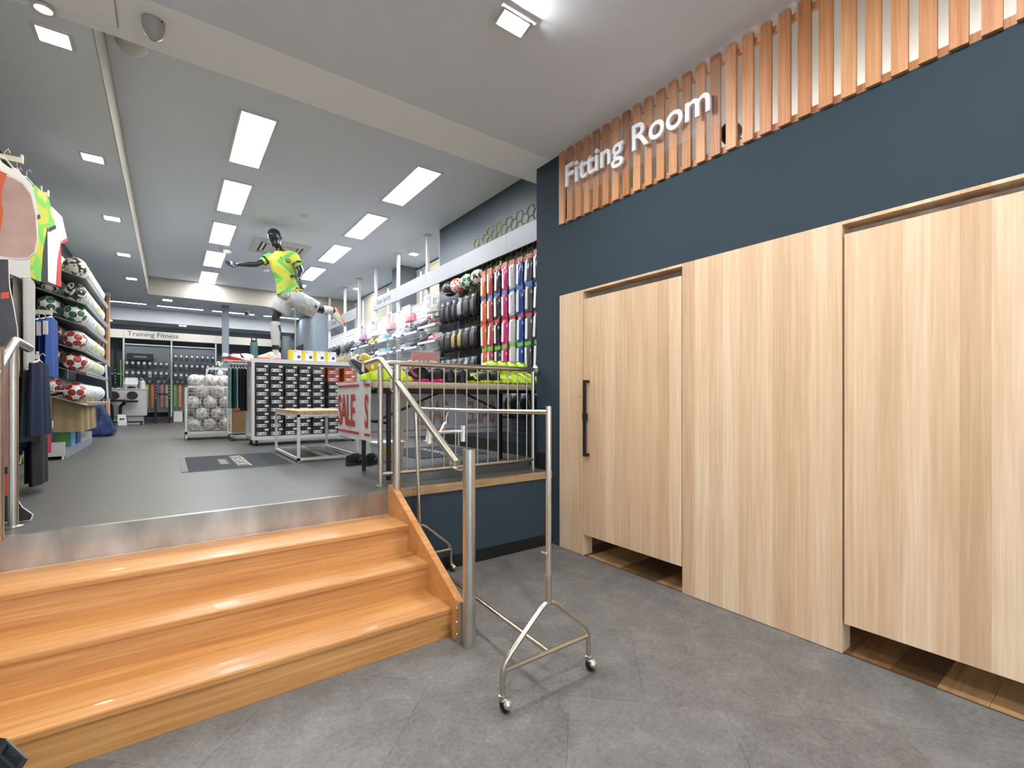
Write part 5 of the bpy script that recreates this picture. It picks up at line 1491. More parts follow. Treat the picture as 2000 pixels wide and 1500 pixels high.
# jersey
k = NB('chevron_jersey')
tc = k.n('TexCoord'); sep = k.n('SeparateXYZ'); k.L(tc.outputs['Object'], sep.inputs[0])
xx = k.math('ABSOLUTE', k.math('SUBTRACT', sep.outputs[0], 0.16))
ph = k.math('ADD', k.math('MULTIPLY', k.math('ABSOLUTE', k.math('SUBTRACT', k.math('FRACT', k.math('ADD', k.math('MULTIPLY', sep.outputs[2], 1.9), 0.1)), 0.5)), 0.62), k.math('MULTIPLY', sep.outputs[0], 1.0))
f2 = k.math('FRACT', k.math('MULTIPLY', ph, 3.6))
n = k.noise(k.obj(scale=(6, 6, 14)), 1.0, 2, 0.5)
bc = k.ramp(n, [(0.35, '#b3a82c'), (0.5, '#b9b23a'), (0.65, '#93b84a')])
k.base(k.mix(k.ramp(f2, [(0.0, '#ffffff'), (0.26, '#ffffff'), (0.30, '#000000')]), bc, '#5aa84c'))
k.set(rough=0.7)
M_JER = k.m
j = MB()
def ell(c, rx, ry, tilt=0.0, n=22):
    return [(c[0] + rx * math.cos(a) , c[1] + ry * math.sin(a), c[2] + tilt * rx * math.cos(a)) for a in [2 * PI * i / n for i in range(n)]]
j.loft([ell((1.545, MY, 3.085), 0.205, 0.145, 0.30), ell((1.535, MY, 3.15), 0.19, 0.14, 0.27), ell((1.50, MY, 3.30), 0.172, 0.15, 0.2), ell((1.455, MY, 3.45), 0.185, 0.165, 0.15), ell((1.425, MY, 3.57), 0.185, 0.17, 0.1), ell((1.41, MY, 3.65), 0.15, 0.14, 0.08), ell((1.40, MY, 3.71), 0.08, 0.085, 0.0)])
limb(j, [shR + V((0.06, -0.03, 0)), shR, shR.lerp(elR, 0.42)], [0.085, 0.078, 0.07])
limb(j, [shL + V((-0.06, 0.03, 0)), shL, shL.lerp(elL, 0.5)], [0.09, 0.082, 0.076])
remeshed(j, 'jersey', M_JER, mq, 0.011, 4)
def cuff(p, d, r, w_, m_, nm):
    d = d.normalized()
    MB().tube([p - d * w_ / 2, p + d * w_ / 2], r, 20, cap=False).build(nm, m_, mq)
cuff(shR.lerp(elR, 0.44), elR - shR, 0.0755, 0.03, M_BLACK, 'sleeve_cuff')
cuff(shL.lerp(elL, 0.53), elL - shL, 0.081, 0.03, M_BLACK, 'sleeve_cuff')
MB().tube([(1.40 + 0.078 * math.cos(a), MY + 0.082 * math.sin(a), 3.70) for a in [2 * PI * i / 20 for i in range(20)]], 0.011, 8, closed=True).build('collar', M_BLACK, mq)
MB().loft([[(1.66, MY - 0.118, 3.145), (1.735, MY - 0.06, 3.155), (1.74, MY - 0.03, 3.155), (1.69, MY - 0.09, 3.145)], [(1.615, MY - 0.128, 3.3), (1.675, MY - 0.06, 3.31), (1.672, MY - 0.03, 3.31), (1.64, MY - 0.09, 3.3)], [(1.595, MY - 0.135, 3.44), (1.64, MY - 0.075, 3.45), (1.63, MY - 0.05, 3.45), (1.6, MY - 0.1, 3.44)]]).build('side_panel', M_BLACK, mq, ang=80)
cr = MB().sphere((1.475, MY - 0.168, 3.545), 0.034, 16, 10, (1.15, 0.16, 0.95))
crest_ = cr.build('crest', M_BLACK, mq)
MB().tube([(1.475 + 0.022 * math.cos(a), MY - 0.1745, 3.545 + 0.017 * math.sin(a)) for a in [2 * PI * i / 14 for i in range(14)]], 0.002, 6, closed=True).box(1.464, 1.486, MY - 0.176, MY - 0.173, 3.543, 3.548).build('crest_mark', mat('#d8cf3a', 0.5), crest_)
MB().box(1.60, 1.635, MY - 0.146, MY - 0.138, 3.14, 3.155).build('hem_tag', M_BLACK, mq, smooth=False)
MB().bar((1.36, MY - 0.163, 3.575), (1.385, MY - 0.168, 3.588), 0.008, 0.004, (0, 1, 0)).build('chest_mark', M_BLACK, mq, smooth=False)
# shorts, socks, boots
M_SH = mat('#9b9997', 0.8)
k = NB('shorts_cloth'); n = k.noise(k.obj(scale=(7, 7, 3), rot=(0, 0.7, 0)), 1.6, 2, 0.5, 0.5); k.base(k.ramp(n, [(0.3, '#8f8d8b'), (0.7, '#a4a2a0')])); k.bump(n, 0.9, 0.05); k.set(rough=0.8)
M_SH = k.m
s_ = MB()
def leg_loft(ps, rr):
    rings = []
    for i_, (p, (ra, rb)) in enumerate(zip(ps, rr)):
        d_ = (ps[min(i_ + 1, len(ps) - 1)] - ps[max(i_ - 1, 0)]).normalized()
        b_ = V((0, 1, 0)); a_ = b_.cross(d_).normalized()
        rings.append([tuple(p + a_ * ra * math.cos(q_) * (1 + 0.05 * math.sin(5 * q_) * (i_ > 1)) + b_ * rb * math.sin(q_)) for q_ in [2 * PI * w_ / 24 for w_ in range(24)]])
    s_.loft(rings)
s_.sphere(pel + V((0, 0, 0.03)), 0.165, 18, 12, (1.05, 0.88, 0.85))
s_.sphere(pel + V((0.02, 0, -0.08)), 0.12, 16, 12, (1.1, 0.9, 0.8))
leg_loft([hipS + V((0.05, -0.03, 0.08)), hipS + V((0.0, 0, -0.04)), hipS.lerp(kneeS, 0.45), hipS.lerp(kneeS, 0.74)], [(0.13, 0.13), (0.145, 0.135), (0.152, 0.135), (0.158, 0.135)])
leg_loft([hipK + V((-0.06, 0.02, 0.04)), hipK.lerp(kneeK, 0.15), hipK.lerp(kneeK, 0.5) + V((0, 0, -0.012)), hipK.lerp(kneeK, 0.84) + V((0, 0, -0.03))], [(0.14, 0.13), (0.15, 0.135), (0.152, 0.13), (0.138, 0.12)])
remeshed(s_, 'shorts', M_SH, mq, 0.011, 7)
for q_ in range(3):
    MB().bar((1.60 + q_ * 0.055, MY - 0.17, 3.115 - q_ * 0.045), (1.63 + q_ * 0.055, MY - 0.165, 3.09 - q_ * 0.045), 0.01, 0.006, (0, 1, 0)).build('side_stripe', mat('#e9e9e9', 0.6), mq, smooth=False)
MB().prism([(1.86, 2.875), (1.90, 2.855), (1.90, 2.89), (1.875, 2.915)], MY - 0.185, MY - 0.175, 'xz').build('shorts_logo', M_BLACK, mq, smooth=False)
MB().tube([(1.485, MY - 0.145, 3.06), (1.48, MY - 0.16, 3.0)], 0.004, 6).build('drawstring', mat('#e9e9e9', 0.6), mq)
M_SOCK = mat('#aeaba6', 0.8)
def sock(k_, a_, toe=0):
    d = a_ - k_
    m_ = MB()
    m_.tube([k_ + d * 0.12, k_ + d * 0.24, k_ + d * 0.40, k_ + d * 0.62, k_ + d * 0.85, a_ + d * 0.03], [0.066, 0.064, 0.072, 0.062, 0.046, 0.043], 20)
    sk_ = m_.build('sock', M_SOCK, mq)
    MB().tube([k_ + d * 0.12, k_ + d * 0.22], 0.068, 20).build('sock_band', mat('#b9b5ae', 0.8), sk_)
    MB().tube([k_ + d * 0.76, k_ + d * 0.88], [0.0535, 0.049], 20).build('ankle_tape', M_BLACK, sk_)
sock(kneeS, ankS)
sock(kneeK, ankK + V((0.0, 0, 0)))
def worn_boot(M):
    for nm, me, c in zip(('boot_upper', 'boot_sole', 'boot_collar', 'boot_laces', 'boot_stripe', 'boot_stripe'), shoe_meshes(True), ('#b9b8b4', '#e05a4a', '#b0aeaa', '#c9c9c6', '#b9c23a', '#b9c23a')):
        m2 = me.copy(); m2.transform(Matrix.Translation(-OFF[mq.name]) @ M)
        o = link(nm, m2, mq); setmat(o, mat(c, 0.4))
worn_boot(Matrix.Translation((1.25, MY + 0.03, FT + 0.004)) @ Matrix.Rotation(PI, 4, 'Z') @ Matrix.Scale(1.12, 4))
worn_boot(Matrix.Translation((2.335, MY + 0.02, 2.80)) @ Matrix.Rotation(math.radians(60), 4, 'Y') @ Matrix.Rotation(math.radians(180), 4, 'X') @ Matrix.Scale(1.12, 4))
MB().cyl((1.63, MY + 0.08, FT), (1.63, MY + 0.08, 2.92), 0.013, 12).build('support_rod', M_STEEL, mq)
MB().lathe([(0.11, 0), (0.11, 0.006), (0.02, 0.012)], 24, (1.63, MY + 0.08, FT)).build('support_plate', M_STEEL, mq)

# ================================================================== standing cardboard cut-out of an athlete
SY = 3.80
sd = thing('cardboard_standee', 'life size printed cardboard cut-out of an athlete in orange top behind the rail', 'standee', (-0.9, SY, PZ))
def pxy(pts, y): return [(onY(u, v, y)[0], onY(u, v, y)[2]) for u, v in pts]
body_r = [(-4, 300), (4, 335), (25, 345), (45, 355), (62, 378), (72, 420), (75, 470), (70, 495), (55, 507), (30, 508), (18, 505), (19, 545), (20, 560), (28, 600), (35, 640), (38, 700), (38, 720), (35, 760), (33, 800), (34, 830), (31, 870), (27, 905), (24, 930), (22, 965), (33, 972), (45, 990), (66, 1005), (62, 1017), (40, 1020), (12, 1022), (2, 1022)]
P = pxy(body_r, SY)
xc = onY(-75, 600, SY)[0]
left = [(2 * xc - x, z) for x, z in reversed(P)]
crotch = [(xc + 0.06, 0.72), (xc + 0.05, 1.55), (xc - 0.05, 1.55), (xc - 0.06, 0.72)]
head = [(xc - 0.1, 2.84), (xc - 0.13, 2.95), (xc - 0.12, 3.1), (xc, 3.2), (xc + 0.12, 3.1), (xc + 0.13, 2.95), (xc + 0.1, 2.84)]
def layer(poly, d0, d1, nm, c):
    return MB().prism(poly, SY - d1, SY - d0, 'xz').build(nm, c if not isinstance(c, str) else mat(c, 0.45), sd, smooth=False)
zb = PZ + 0.002
outl = P + crotch + left + head
outl = [(x, max(z, zb)) for x, z in outl]
layer(outl, 0.0, 0.012, 'board', '#e3ddd8')
def fig(pts, nm, c, d=0.013, both=True):
    q = [(x, max(z, zb)) for x, z in pxy(pts, SY - 0.012)]
    layer(q, 0.012, d, nm, c)
    if both:
        layer([(2 * xc - x, z) for x, z in reversed(q)], 0.012, d, nm, c)
k = NB('printed_skin'); n = k.noise(k.obj(), 4, 3, 0.5); k.base(k.ramp(n, [(0.3, '#b08a7e'), (0.6, '#c4a498'), (0.8, '#ceb2a8')])); k.set(rough=0.5)
M_SKIN = k.m
fig([(-3, 338), (8, 342), (25, 348), (44, 359), (60, 381), (69, 420), (72, 468), (67, 492), (54, 503), (30, 504), (0, 500), (-15, 480), (-15, 400)], 'printed_arm', M_SKIN)
fig([(-45, 330), (-4, 332), (14, 340), (4, 370), (3, 400), (6, 405), (6, 420), (-4, 480), (-45, 480)], 'printed_top', '#d9622f', 0.0145)
fig([(-40, 385), (-4, 388), (1, 402), (-2, 425), (-6, 430), (-40, 430)], 'printed_stripe', '#2c4aa8', 0.0155)
k = NB('printed_shorts'); n = k.noise(k.obj(scale=(1, 1, 1)), 5, 3, 0.5); k.base(k.ramp(n, [(0.3, '#37373d'), (0.7, '#4d4b52')])); k.set(rough=0.5)
fig([(-70, 505), (16, 507), (17, 545), (18, 562), (26, 600), (33, 640), (36, 700), (10, 712), (-30, 712), (-66, 690)], 'printed_shorts', k.m, 0.0145)
fig([(2, 572), (18, 570), (18, 582), (2, 584)], 'printed_logo', '#d9583c', 0.0155, False)
fig([(5, 712), (36, 706), (33, 760), (31, 800), (32, 830), (29, 870), (25, 905), (23, 915), (-2, 915), (-12, 830), (-22, 720)], 'printed_leg', mat('#b9796c', 0.5), 0.0135)
fig([(-2, 913), (23, 911), (22, 925), (-2, 928)], 'printed_sock_band', '#1d1d20', 0.0145)
fig([(-2, 928), (22, 925), (18, 968), (-2, 970)], 'printed_sock', '#cf4a2c', 0.0145)
fig([(-6, 966), (14, 968), (31, 973), (43, 991), (63, 1005), (59, 1015), (40, 1018), (-6, 1020)], 'printed_shoe', '#2a2428', 0.015)
layer([(xc + 0.75 * (x - xc), 2.84 + (z - 2.84) * 0.94) for x, z in head], 0.012, 0.0135, 'printed_face', M_SKIN)
layer([(xc - 0.105, 3.0), (xc - 0.1, 3.1), (xc, 3.18), (xc + 0.1, 3.1), (xc + 0.105, 3.0), (xc + 0.06, 3.08), (xc - 0.06, 3.08)], 0.0135, 0.0145, 'printed_hair', '#3a2a20')
MB().loft([[(xc - 0.1, SY, zb), (xc + 0.1, SY, zb), (xc + 0.1, SY + 0.35, zb), (xc - 0.1, SY + 0.35, zb)], [(xc - 0.1, SY, 2.0), (xc + 0.1, SY, 2.0), (xc + 0.1, SY + 0.008, 2.0), (xc - 0.1, SY + 0.008, 2.0)]]).build('support_strut', mat('#a88f6c', 0.8), sd, smooth=False)

# ================================================================== left wall: hanging clothes
def wall_arm(y, z, x1, lab):
    t = thing('face_out_rail', lab, 'rail', (-1.1, y, z))
    MB().box(-1.28, x1, y - 0.01, y + 0.01, z - 0.018, z + 0.018).box(x1, x1 + 0.012, y - 0.012, y + 0.012, z - 0.02, z + 0.04).build('arm_bar', mat('#e0ddd2', 0.4), t, smooth=False)
    MB().box(-1.28, -1.272, y - 0.03, y + 0.03, z - 0.08, z + 0.05).build('wall_plate', mat('#e0ddd2', 0.4), t, smooth=False)
wall_arm(4.76, 3.10, -0.86, 'white face-out rail above the cut-out athlete')
wall_arm(5.62, 3.185, -0.90, 'white face-out rail above the yellow green jersey')
wall_arm(6.25, 3.36, -0.95, 'white face-out rail holding the white jersey')
k = NB('jersey_print')
v = k.obj(scale=(1, 3.0, 3.0), rot=(0.6, 0, 0))
n = k.noise(v, 1.6, 1, 0.4)
k.base(k.ramp(n, [(0.0, '#d2cf2c'), (0.44, '#d2cf2c'), (0.47, '#7fd04a'), (0.56, '#7fd04a'), (0.59, '#d6d84a')], 'LINEAR')); k.set(rough=0.7)
M_JP = k.m
def jersey(cx, cy, zt, m_, slv, lab, grp=None, panel=None):
    t = thing('jersey', lab, 'jersey', (cx, cy, zt - 0.75), 0, grp)
    p = [(-0.27, -0.75), (0.27, -0.75), (0.26, -0.28), (0.30, -0.30), (0.40, -0.24), (0.29, -0.03), (0.10, 0.0), (0.05, -0.03), (-0.05, -0.03), (-0.10, 0.0), (-0.29, -0.03), (-0.40, -0.24), (-0.30, -0.30), (-0.26, -0.28)]
    MB().prism([(cy + a, zt + b_) for a, b_ in p], cx - 0.012, cx + 0.012, 'yz').build('cloth', m_, t, smooth=False)
    for s in (-1, 1):
        MB().prism([(cy + s * 0.30, zt - 0.302), (cy + s * 0.402, zt - 0.24), (cy + s * 0.388, zt - 0.215), (cy + s * 0.285, zt - 0.275)], cx - 0.014, cx + 0.014, 'yz').build('sleeve_cuff', mat(slv, 0.7), t, smooth=False)
        if panel:
            MB().prism([(cy + s * 0.272, zt - 0.752), (cy + s * 0.17, zt - 0.752), (cy + s * 0.2, zt - 0.5), (cy + s * 0.263, zt - 0.28)], cx - 0.0135, cx + 0.0135, 'yz').build('side_panel', mat(panel, 0.7), t, smooth=False)
    t.rotation_euler = (0, 0, -0.25)
    MB().tube([(cx, cy - 0.2, zt - 0.03), (cx, cy, zt + 0.02), (cx, cy + 0.2, zt - 0.03)], 0.006, 6).tube([(cx, cy, zt + 0.01), (cx, cy, zt + 0.06), (cx + 0.02, cy, zt + 0.085), (cx + 0.03, cy, zt + 0.06)], 0.0025, 6).build('hanger', mat('#e6e4de', 0.4), t)
    return t
jersey(-0.90, 5.15, 3.10, M_JP, '#15201a', 'yellow green football jersey hanging beside the cut-out athlete', None, '#1b241e')
jersey(-0.95, 5.15, 3.10, M_JP, '#15201a', 'yellow green football jersey hanging second on its arm', None, '#1b241e')
jersey(-1.0, 5.18, 3.08, mat('#1d2a44', 0.8), '#12182a', 'navy jersey hanging behind the yellow green ones', None)
jersey(-0.97, 6.25, 3.28, mat('#dcdad6', 0.8), '#b53a3c', 'white football jersey with red trim on the next arm', None, '#c23c40')
jersey(-1.02, 6.25, 3.28, mat('#d6d4d0', 0.8), '#b53a3c', 'white football jersey hanging behind the front white one', None)
jersey(-0.90, 4.55, 3.0, mat('#d9d7d2', 0.8), '#2a2a2a', 'white jersey on the arm above the cut-out athlete', None)
t = thing('red_tag', 'red sale swing tag hanging from the clothes arm', 'tag', (-0.89, 4.85, 2.92))
MB().prism([(4.80, 3.07), (4.92, 3.07), (5.0, 2.9), (4.88, 2.9)], -0.892, -0.889, 'yz').build('tag_card', mat('#c94a3a', 0.5), t, smooth=False)
text('lettering', 'SALE', 0.055, basis((-0.8885, 4.84, 2.96), (0, 1, -0.25), (0, 0.25, 1)), mat('#e6d8d2', 0.5), t, 0.0004)
MB().cyl((-0.89, 4.82, 3.07), (-0.89, 4.80, 3.12), 0.002, 5).build('tag_string', M_WHITE, t)
for i in range(3):
    garment('track_pants', 'white training pants on hanger beside the cut-out athlete', 'pants', 'white pants by the cut-out', -0.84 - i * 0.045, 4.88, 2.28, 0.36, 0.72, '#b9b6af', 'y', 0.03, taper=0.9, folds=2, turn=0)
for i in range(7):
    o_ = garment('shorts', 'royal blue training shorts hanging in a close row', 'shorts', 'blue shorts in a row', -0.79 - i * 0.042, 5.35 + 0.035 * i, 2.06 - 0.008 * i, 0.34, 0.48, '#1c4a94', 'y', 0.03, taper=1.05, folds=2, turn=-0.05)
    MB().box(-0.013, 0.013, -0.185, -0.165, 0.33, 0.44).build('size_tag', mat('#d5d5d2', 0.5), o_, world=False, smooth=False)
for i, (c, n) in enumerate((('#1d2a44', 'navy'), ('#4a4d51', 'grey'), ('#1f3050', 'navy'), ('#b32532', 'red'), ('#3a78c0', 'bright blue'))):
    t_ = garment('hoodie', '%s hooded top hanging low beside the cut-out athlete' % n, 'top', 'navy tops' if n == 'navy' else None, -0.76 - i * 0.055, 4.72 + i * 0.13, 1.66 - i * 0.045, 0.34, 0.52, c, 'y', 0.05, taper=1.12, folds=3, zfold=0.022, turn=-0.06)
    if n == 'red':
        text('lettering', 'pe', 0.12, basis((-0.76 - i * 0.055 + 0.03, 4.72 + i * 0.13 - 0.02, 1.30), (0, 1, 0), (0, 0, 1)), mat('#e9e6e4', 0.6), t_, 0.0004)
garment('track_pants', 'red track pants hanging near the khaki shorts', 'pants', 'red pants pair', -0.93, 6.0, 1.42, 0.3, 0.52, '#a01f2b', 'y', 0.05, taper=0.8, folds=2, turn=-0.08)
garment('track_pants', 'red track pants hanging near the khaki shorts', 'pants', 'red pants pair', -1.0, 6.0, 1.42, 0.3, 0.52, '#971c28', 'y', 0.05, taper=0.8, folds=2, turn=-0.08)
for i in range(2):
    garment('track_pants', 'black track pants hanging lowest behind the cut-out athlete', 'pants', 'black pants low', -0.80 - i * 0.06, 4.95 + i * 0.2, 1.12, 0.34, 0.36, '#17181a', 'y', 0.05, taper=0.95, folds=2, turn=-0.08)
for i in range(8):
    garment('shorts', 'khaki shorts hanging below the ball shelves', 'shorts', 'khaki shorts below the balls', -1.0 + 0.004 * i, 7.55 + i * 0.13, 1.43, 0.30, 0.42, '#9a8763' if i < 2 else '#a8956f', 'x', 0.04, taper=1.1, folds=3)
cb = thing('clothes_rail', 'white rail under the ball shelves holding khaki shorts', 'rail', (-1.0, 8.1, 1.5))
MB().cyl((-1.0, 7.45, 1.49), (-1.0, 8.7, 1.49), 0.01, 10).cyl((-1.28, 7.5, 1.5), (-1.0, 7.5, 1.49), 0.009, 8).cyl((-1.28, 8.65, 1.5), (-1.0, 8.65, 1.49), 0.009, 8).build('rail_tube', M_WM, cb)
for (y, z, x0, l) in ((4.9, 2.345, -0.86, 'white training pants'), (5.5, 2.13, -0.82, 'royal blue shorts'), (5.0, 1.72, -0.82, 'hooded tops'), (6.0, 1.49, -0.88, 'red track pants'), (5.05, 1.19, -0.75, 'black track pants')):
    wall_arm(y, z, x0, 'white face-out rail holding the %s' % l)
# ball shelves
BS = [2.976, 2.672, 2.416, 2.112, 1.844, 1.485]
kinds = ['swirl', 'swirl', 'green_star', 'red_star', 'red_star', 'red_star']
words = ['top', 'second', 'third', 'fourth', 'fifth', 'lowest']
kn = {'swirl': 'black and cream swirl', 'green_star': 'green star patterned', 'red_star': 'red star patterned'}
for r_, zc in enumerate(BS):
    t = thing('ball_shelf', 'grey sloping ball shelf, the %s of six on the wall' % words[r_], 'shelf', (-1.0, 8.5, zc - 0.2))
    zi, zo = zc + 0.0085, zc - 0.1595
    MB().prism([(-1.28, zi), (-0.80, zo), (-0.80, zo - 0.008), (-1.28, zi - 0.008)], 7.42, 9.65, 'xz').build('shelf_sheet', mat('#8e908e', 0.4), t, smooth=False)
    MB().prism([(-0.80, zo), (-0.785, zo + 0.03), (-0.782, zo + 0.03), (-0.797, zo - 0.008)], 7.42, 9.65, 'xz').build('front_lip', mat('#c9cac8', 0.3), t, smooth=False)
    MB().cyl((-0.785, 7.42, zo + 0.03), (-0.785, 9.65, zo + 0.03), 0.006, 8).build('front_wire', mat('#d6d6d4', 0.3), t)
    ball(kinds[r_], (-1.135, 7.56, zc + 0.075), '%s football at the inner near end of the %s ball shelf' % (kn[kinds[r_]], words[r_]), None)
    ball(kinds[r_], (-0.915, 7.56, zc - 0.002), '%s football at the outer near end of the %s ball shelf' % (kn[kinds[r_]], words[r_]), None)
    for i in range(8):
        ball('pale', (-0.915, 7.80 + i * 0.235, zc - 0.002), 'pale football in the outer row of the %s ball shelf' % words[r_], 'pale footballs, %s shelf' % words[r_])
        ball('pale', (-1.135, 7.80 + i * 0.235, zc + 0.075), 'pale football in the inner row of the %s ball shelf' % words[r_], 'inner pale footballs, %s shelf' % words[r_])
for y in (7.4, 9.67):
    t = thing('shelf_upright', 'white slotted upright carrying the ball shelves, %s' % ('by the clothes' if y < 8 else 'by the batten screen'), 'upright', (-1.26, y, PZ))
    MB().box(-1.279, -1.25, y - 0.016, y + 0.016, PZ, 3.3).build('slotted_post', M_WM, t, smooth=False)
    MB().box(-1.25, -0.98, y - 0.014, y + 0.014, PZ + 0.04, PZ + 0.2).build('base_foot', M_WM, t, smooth=False)
    MB().lathe([(0.018, 0), (0.018, 0.02), (0.008, 0.04)], 10, (-1.0, y, PZ + 0.001)).build('levelling_foot', M_CHROME, t)
t = thing('base_shelf', 'grey base shelf on the floor under the khaki shorts', 'shelf', (-1.1, 9.0, PZ))
MB().box(-1.25, -0.98, 7.45, 9.62, 0.79, 0.81).box(-1.0, -0.98, 7.45, 9.62, PZ + 0.005, 0.79).build('base_board', mat('#84898d', 0.5), t, smooth=False)
for i, (y, c, c2, l) in enumerate(((8.05, '#5f9fae', '#6cc04a', 'pale blue gift box with green window on the base shelf'), (8.5, '#27407e', '#c9403c', 'navy gift box with red window on the base shelf'))):
    t = thing('gift_box', l, 'box', (-1.05, y, 0.811))
    MB().box(-1.15, -0.99, y - 0.17, y + 0.17, 0.811, 1.02).build('carton', mat(c, 0.5), t, smooth=False)
    MB().prism([(-1.12, 0.84), (-1.02, 0.84), (-1.01, 0.93), (-1.04, 0.98), (-1.1, 0.98), (-1.13, 0.93)], y - 0.174, y - 0.17, 'xz').build('window', mat(c2, 0.5), t, smooth=False)
cells = [(i, j) for i in range(0, 7) for j in range(-3, 3)]
hm = MB()
for (i, j) in cells:
    s = 0.07
    cy, cz = 6.55 + i * s * 1.5, 1.15 + j * s * 1.732 + (s * 0.866 if i % 2 else 0)
    hm.tube([(-1.271, cy + s * math.cos(PI / 3 * q_), cz + s * math.sin(PI / 3 * q_)) for q_ in range(6)], 0.005, 4, closed=True)
tag(hm.build('hexagon_decal', M_LIME, smooth=False), 'lime green honeycomb line decal low on the wall by the red pants', 'decal')
# hanging garments beyond the balls, timber batten screen, blue bag
for i in range(4):
    garment('training_shirt', 'dark training top hanging between ball shelves and batten screen', 'top', 'dark tops beyond the balls', -1.05, 10.3 + i * 0.3, 2.0, 0.34, 0.6, ['#22262b', '#d0d2d6', '#1a1c1f', '#2d3036'][i], 'x', 0.05, folds=2)
cb = thing('clothes_rail', 'dark rail beyond the ball shelves holding training tops', 'rail', (-1.05, 10.8, 2.05))
MB().cyl((-1.05, 10.1, 2.06), (-1.05, 11.4, 2.06), 0.01, 10).cyl((-1.28, 10.15, 2.06), (-1.05, 10.15, 2.06), 0.009, 8).cyl((-1.28, 11.35, 2.06), (-1.05, 11.35, 2.06), 0.009, 8).build('rail_tube', M_BLACK, cb)
t = thing('batten_screen', 'upright timber batten end panel beyond the ball shelves', 'screen', (-1.16, 13.2, PZ))
MB().box(-1.276, -1.07, 13.2, 13.23, PZ, 3.6).build('backing', M_BLACK, t, smooth=False)
for i in range(4):
    MB().box(-1.275 + i * 0.056, -1.24 + i * 0.056, 13.14, 13.2, PZ, 3.6).build('batten', M_SLAT, t, smooth=False)
MB().box(-1.07, -1.05, 13.14, 13.28, PZ, 3.6).build('edge_board', M_OAK, t, smooth=False)
MB().box(-1.276, -1.04, 13.1, 13.3, 3.6, 3.66).build('cap', mat('#cfd6d4', 0.4), t, smooth=False)
k = NB('nylon_blue'); n = k.noise(k.obj(scale=(1, 1, 0.5)), 9, 3, 0.5, 1.0); k.base(k.ramp(n, [(0.3, '#14203c'), (0.7, '#33497c')])); k.bump(n, 0.5, 0.03); k.set(rough=0.4)
t = thing('duffel_bag', 'navy blue nylon kit bag leaning by the batten screen', 'bag', (-1.06, 11.8, PZ))
MB().loft([[(-1.26, 11.45, PZ + 0.001), (-0.92, 11.45, PZ + 0.001), (-0.88, 11.9, PZ + 0.001), (-1.26, 11.95, PZ + 0.001)], [(-1.27, 11.42, PZ + 0.08), (-0.86, 11.42, PZ + 0.08), (-0.84, 11.95, PZ + 0.08), (-1.27, 11.98, PZ + 0.08)], [(-1.26, 11.5, PZ + 0.4), (-0.97, 11.5, PZ + 0.4), (-0.96, 11.9, PZ + 0.4), (-1.26, 11.92, PZ + 0.4)], [(-1.24, 11.58, PZ + 0.78), (-1.12, 11.58, PZ + 0.78), (-1.12, 11.8, PZ + 0.78), (-1.24, 11.82, PZ + 0.78)]]).build('bag_body', k.m, t, ang=80)
MB().tube([(-1.2, 11.5, PZ + 0.3), (-1.1, 11.47, PZ + 0.7), (-1.15, 11.55, PZ + 0.8)], 0.012, 6).build('strap', M_BLACK, t)

# ================================================================== training wall at the back
BY = 17.72
tf = thing('training_fascia', 'cream sign board reading Training Fitness along the back wall', 'sign', (0.3, BY, 3.15))
for a, b in ((-2.0, -1.08), (-1.08, 0.03), (0.03, 1.16), (1.16, 2.3), (2.3, 3.02)):
    MB().box(a + 0.002, b - 0.002, BY - 0.34, BY - 0.32, 3.15, 3.39).build('sign_board', mat('#d9d2c2', 0.5), tf, smooth=False)
letters('Training Fitness', 0.19, (-1.0, BY - 0.341, 3.225), (1, 0, 0), mat('#33383d', 0.5), tf, ext=0.001)
bay = thing('training_bay', 'white framed slatted wall bays full of training goods', 'display wall', (0.0, BY, PZ))
for x in (-1.08, 0.03, 1.16):
    MB().box(x - 0.02, x + 0.02, BY - 0.32, BY - 0.28, PZ, 3.15).build('bay_post', M_WM, bay, smooth=False)
for a, b in ((-1.08, 0.03), (0.03, 1.16)):
    MB().box(a, b, BY - 0.3, BY - 0.28, 2.97, 3.0).build('bay_rail', M_WM, bay, smooth=False)
    MB().box(a + 0.02, b - 0.02, BY - 0.26, BY - 0.25, 1.0, 2.97).build('bay_panel', mat('#8a9096', 0.6), bay, smooth=False)
    g = MB()
    for i in range(36):
        xx = a + 0.03 + i * 0.03
        g.box(xx, xx + 0.008, BY - 0.268, BY - 0.26, 1.0, 2.97)
    g.build('grooves', mat('#5c6268', 0.6), bay, smooth=False)['kind'] = 'stuff'
    MB().box(a, b, BY - 0.5, BY - 0.1, PZ + 0.1, PZ + 0.16).box(a, b, BY - 0.48, BY - 0.1, PZ, PZ + 0.1).build('base_deck', mat('#3a4046', 0.5), bay, smooth=False)
    MB().box(a + 0.02, b - 0.02, BY - 0.3, BY - 0.27, 1.9, 1.93).build('bay_rail', M_WM, bay, smooth=False)
pk = MB().cbox(-0.045, 0.045, -0.03, 0.03, 0, 0.19, 0.006).mesh('blister', mat('#888888'), False)
pl = MB().box(-0.03, 0.03, -0.034, -0.03, 0.1, 0.17).mesh('card', mat('#cfd2d4', 0.4), False)
ph_ = MB().cyl((0, 0, 0.2), (0, 0.16, 0.21), 0.004, 6).mesh('peg_hook', M_CHROME)
def wall_pack(x, z, c, lab, grp, sz=1.0):
    t = thing('training_pack', lab, 'pack', (x, BY - 0.42, z), 0, grp)
    t.scale = (sz, 1, sz)
    o = link('blister', pk, t); setmat(o, mat(c, 0.35))
    o = link('card', pl, t)
    link('peg_hook', ph_, t)
pc = ['#26282b', '#33363a', '#1b1c1e', '#45494d', '#2b2d30']
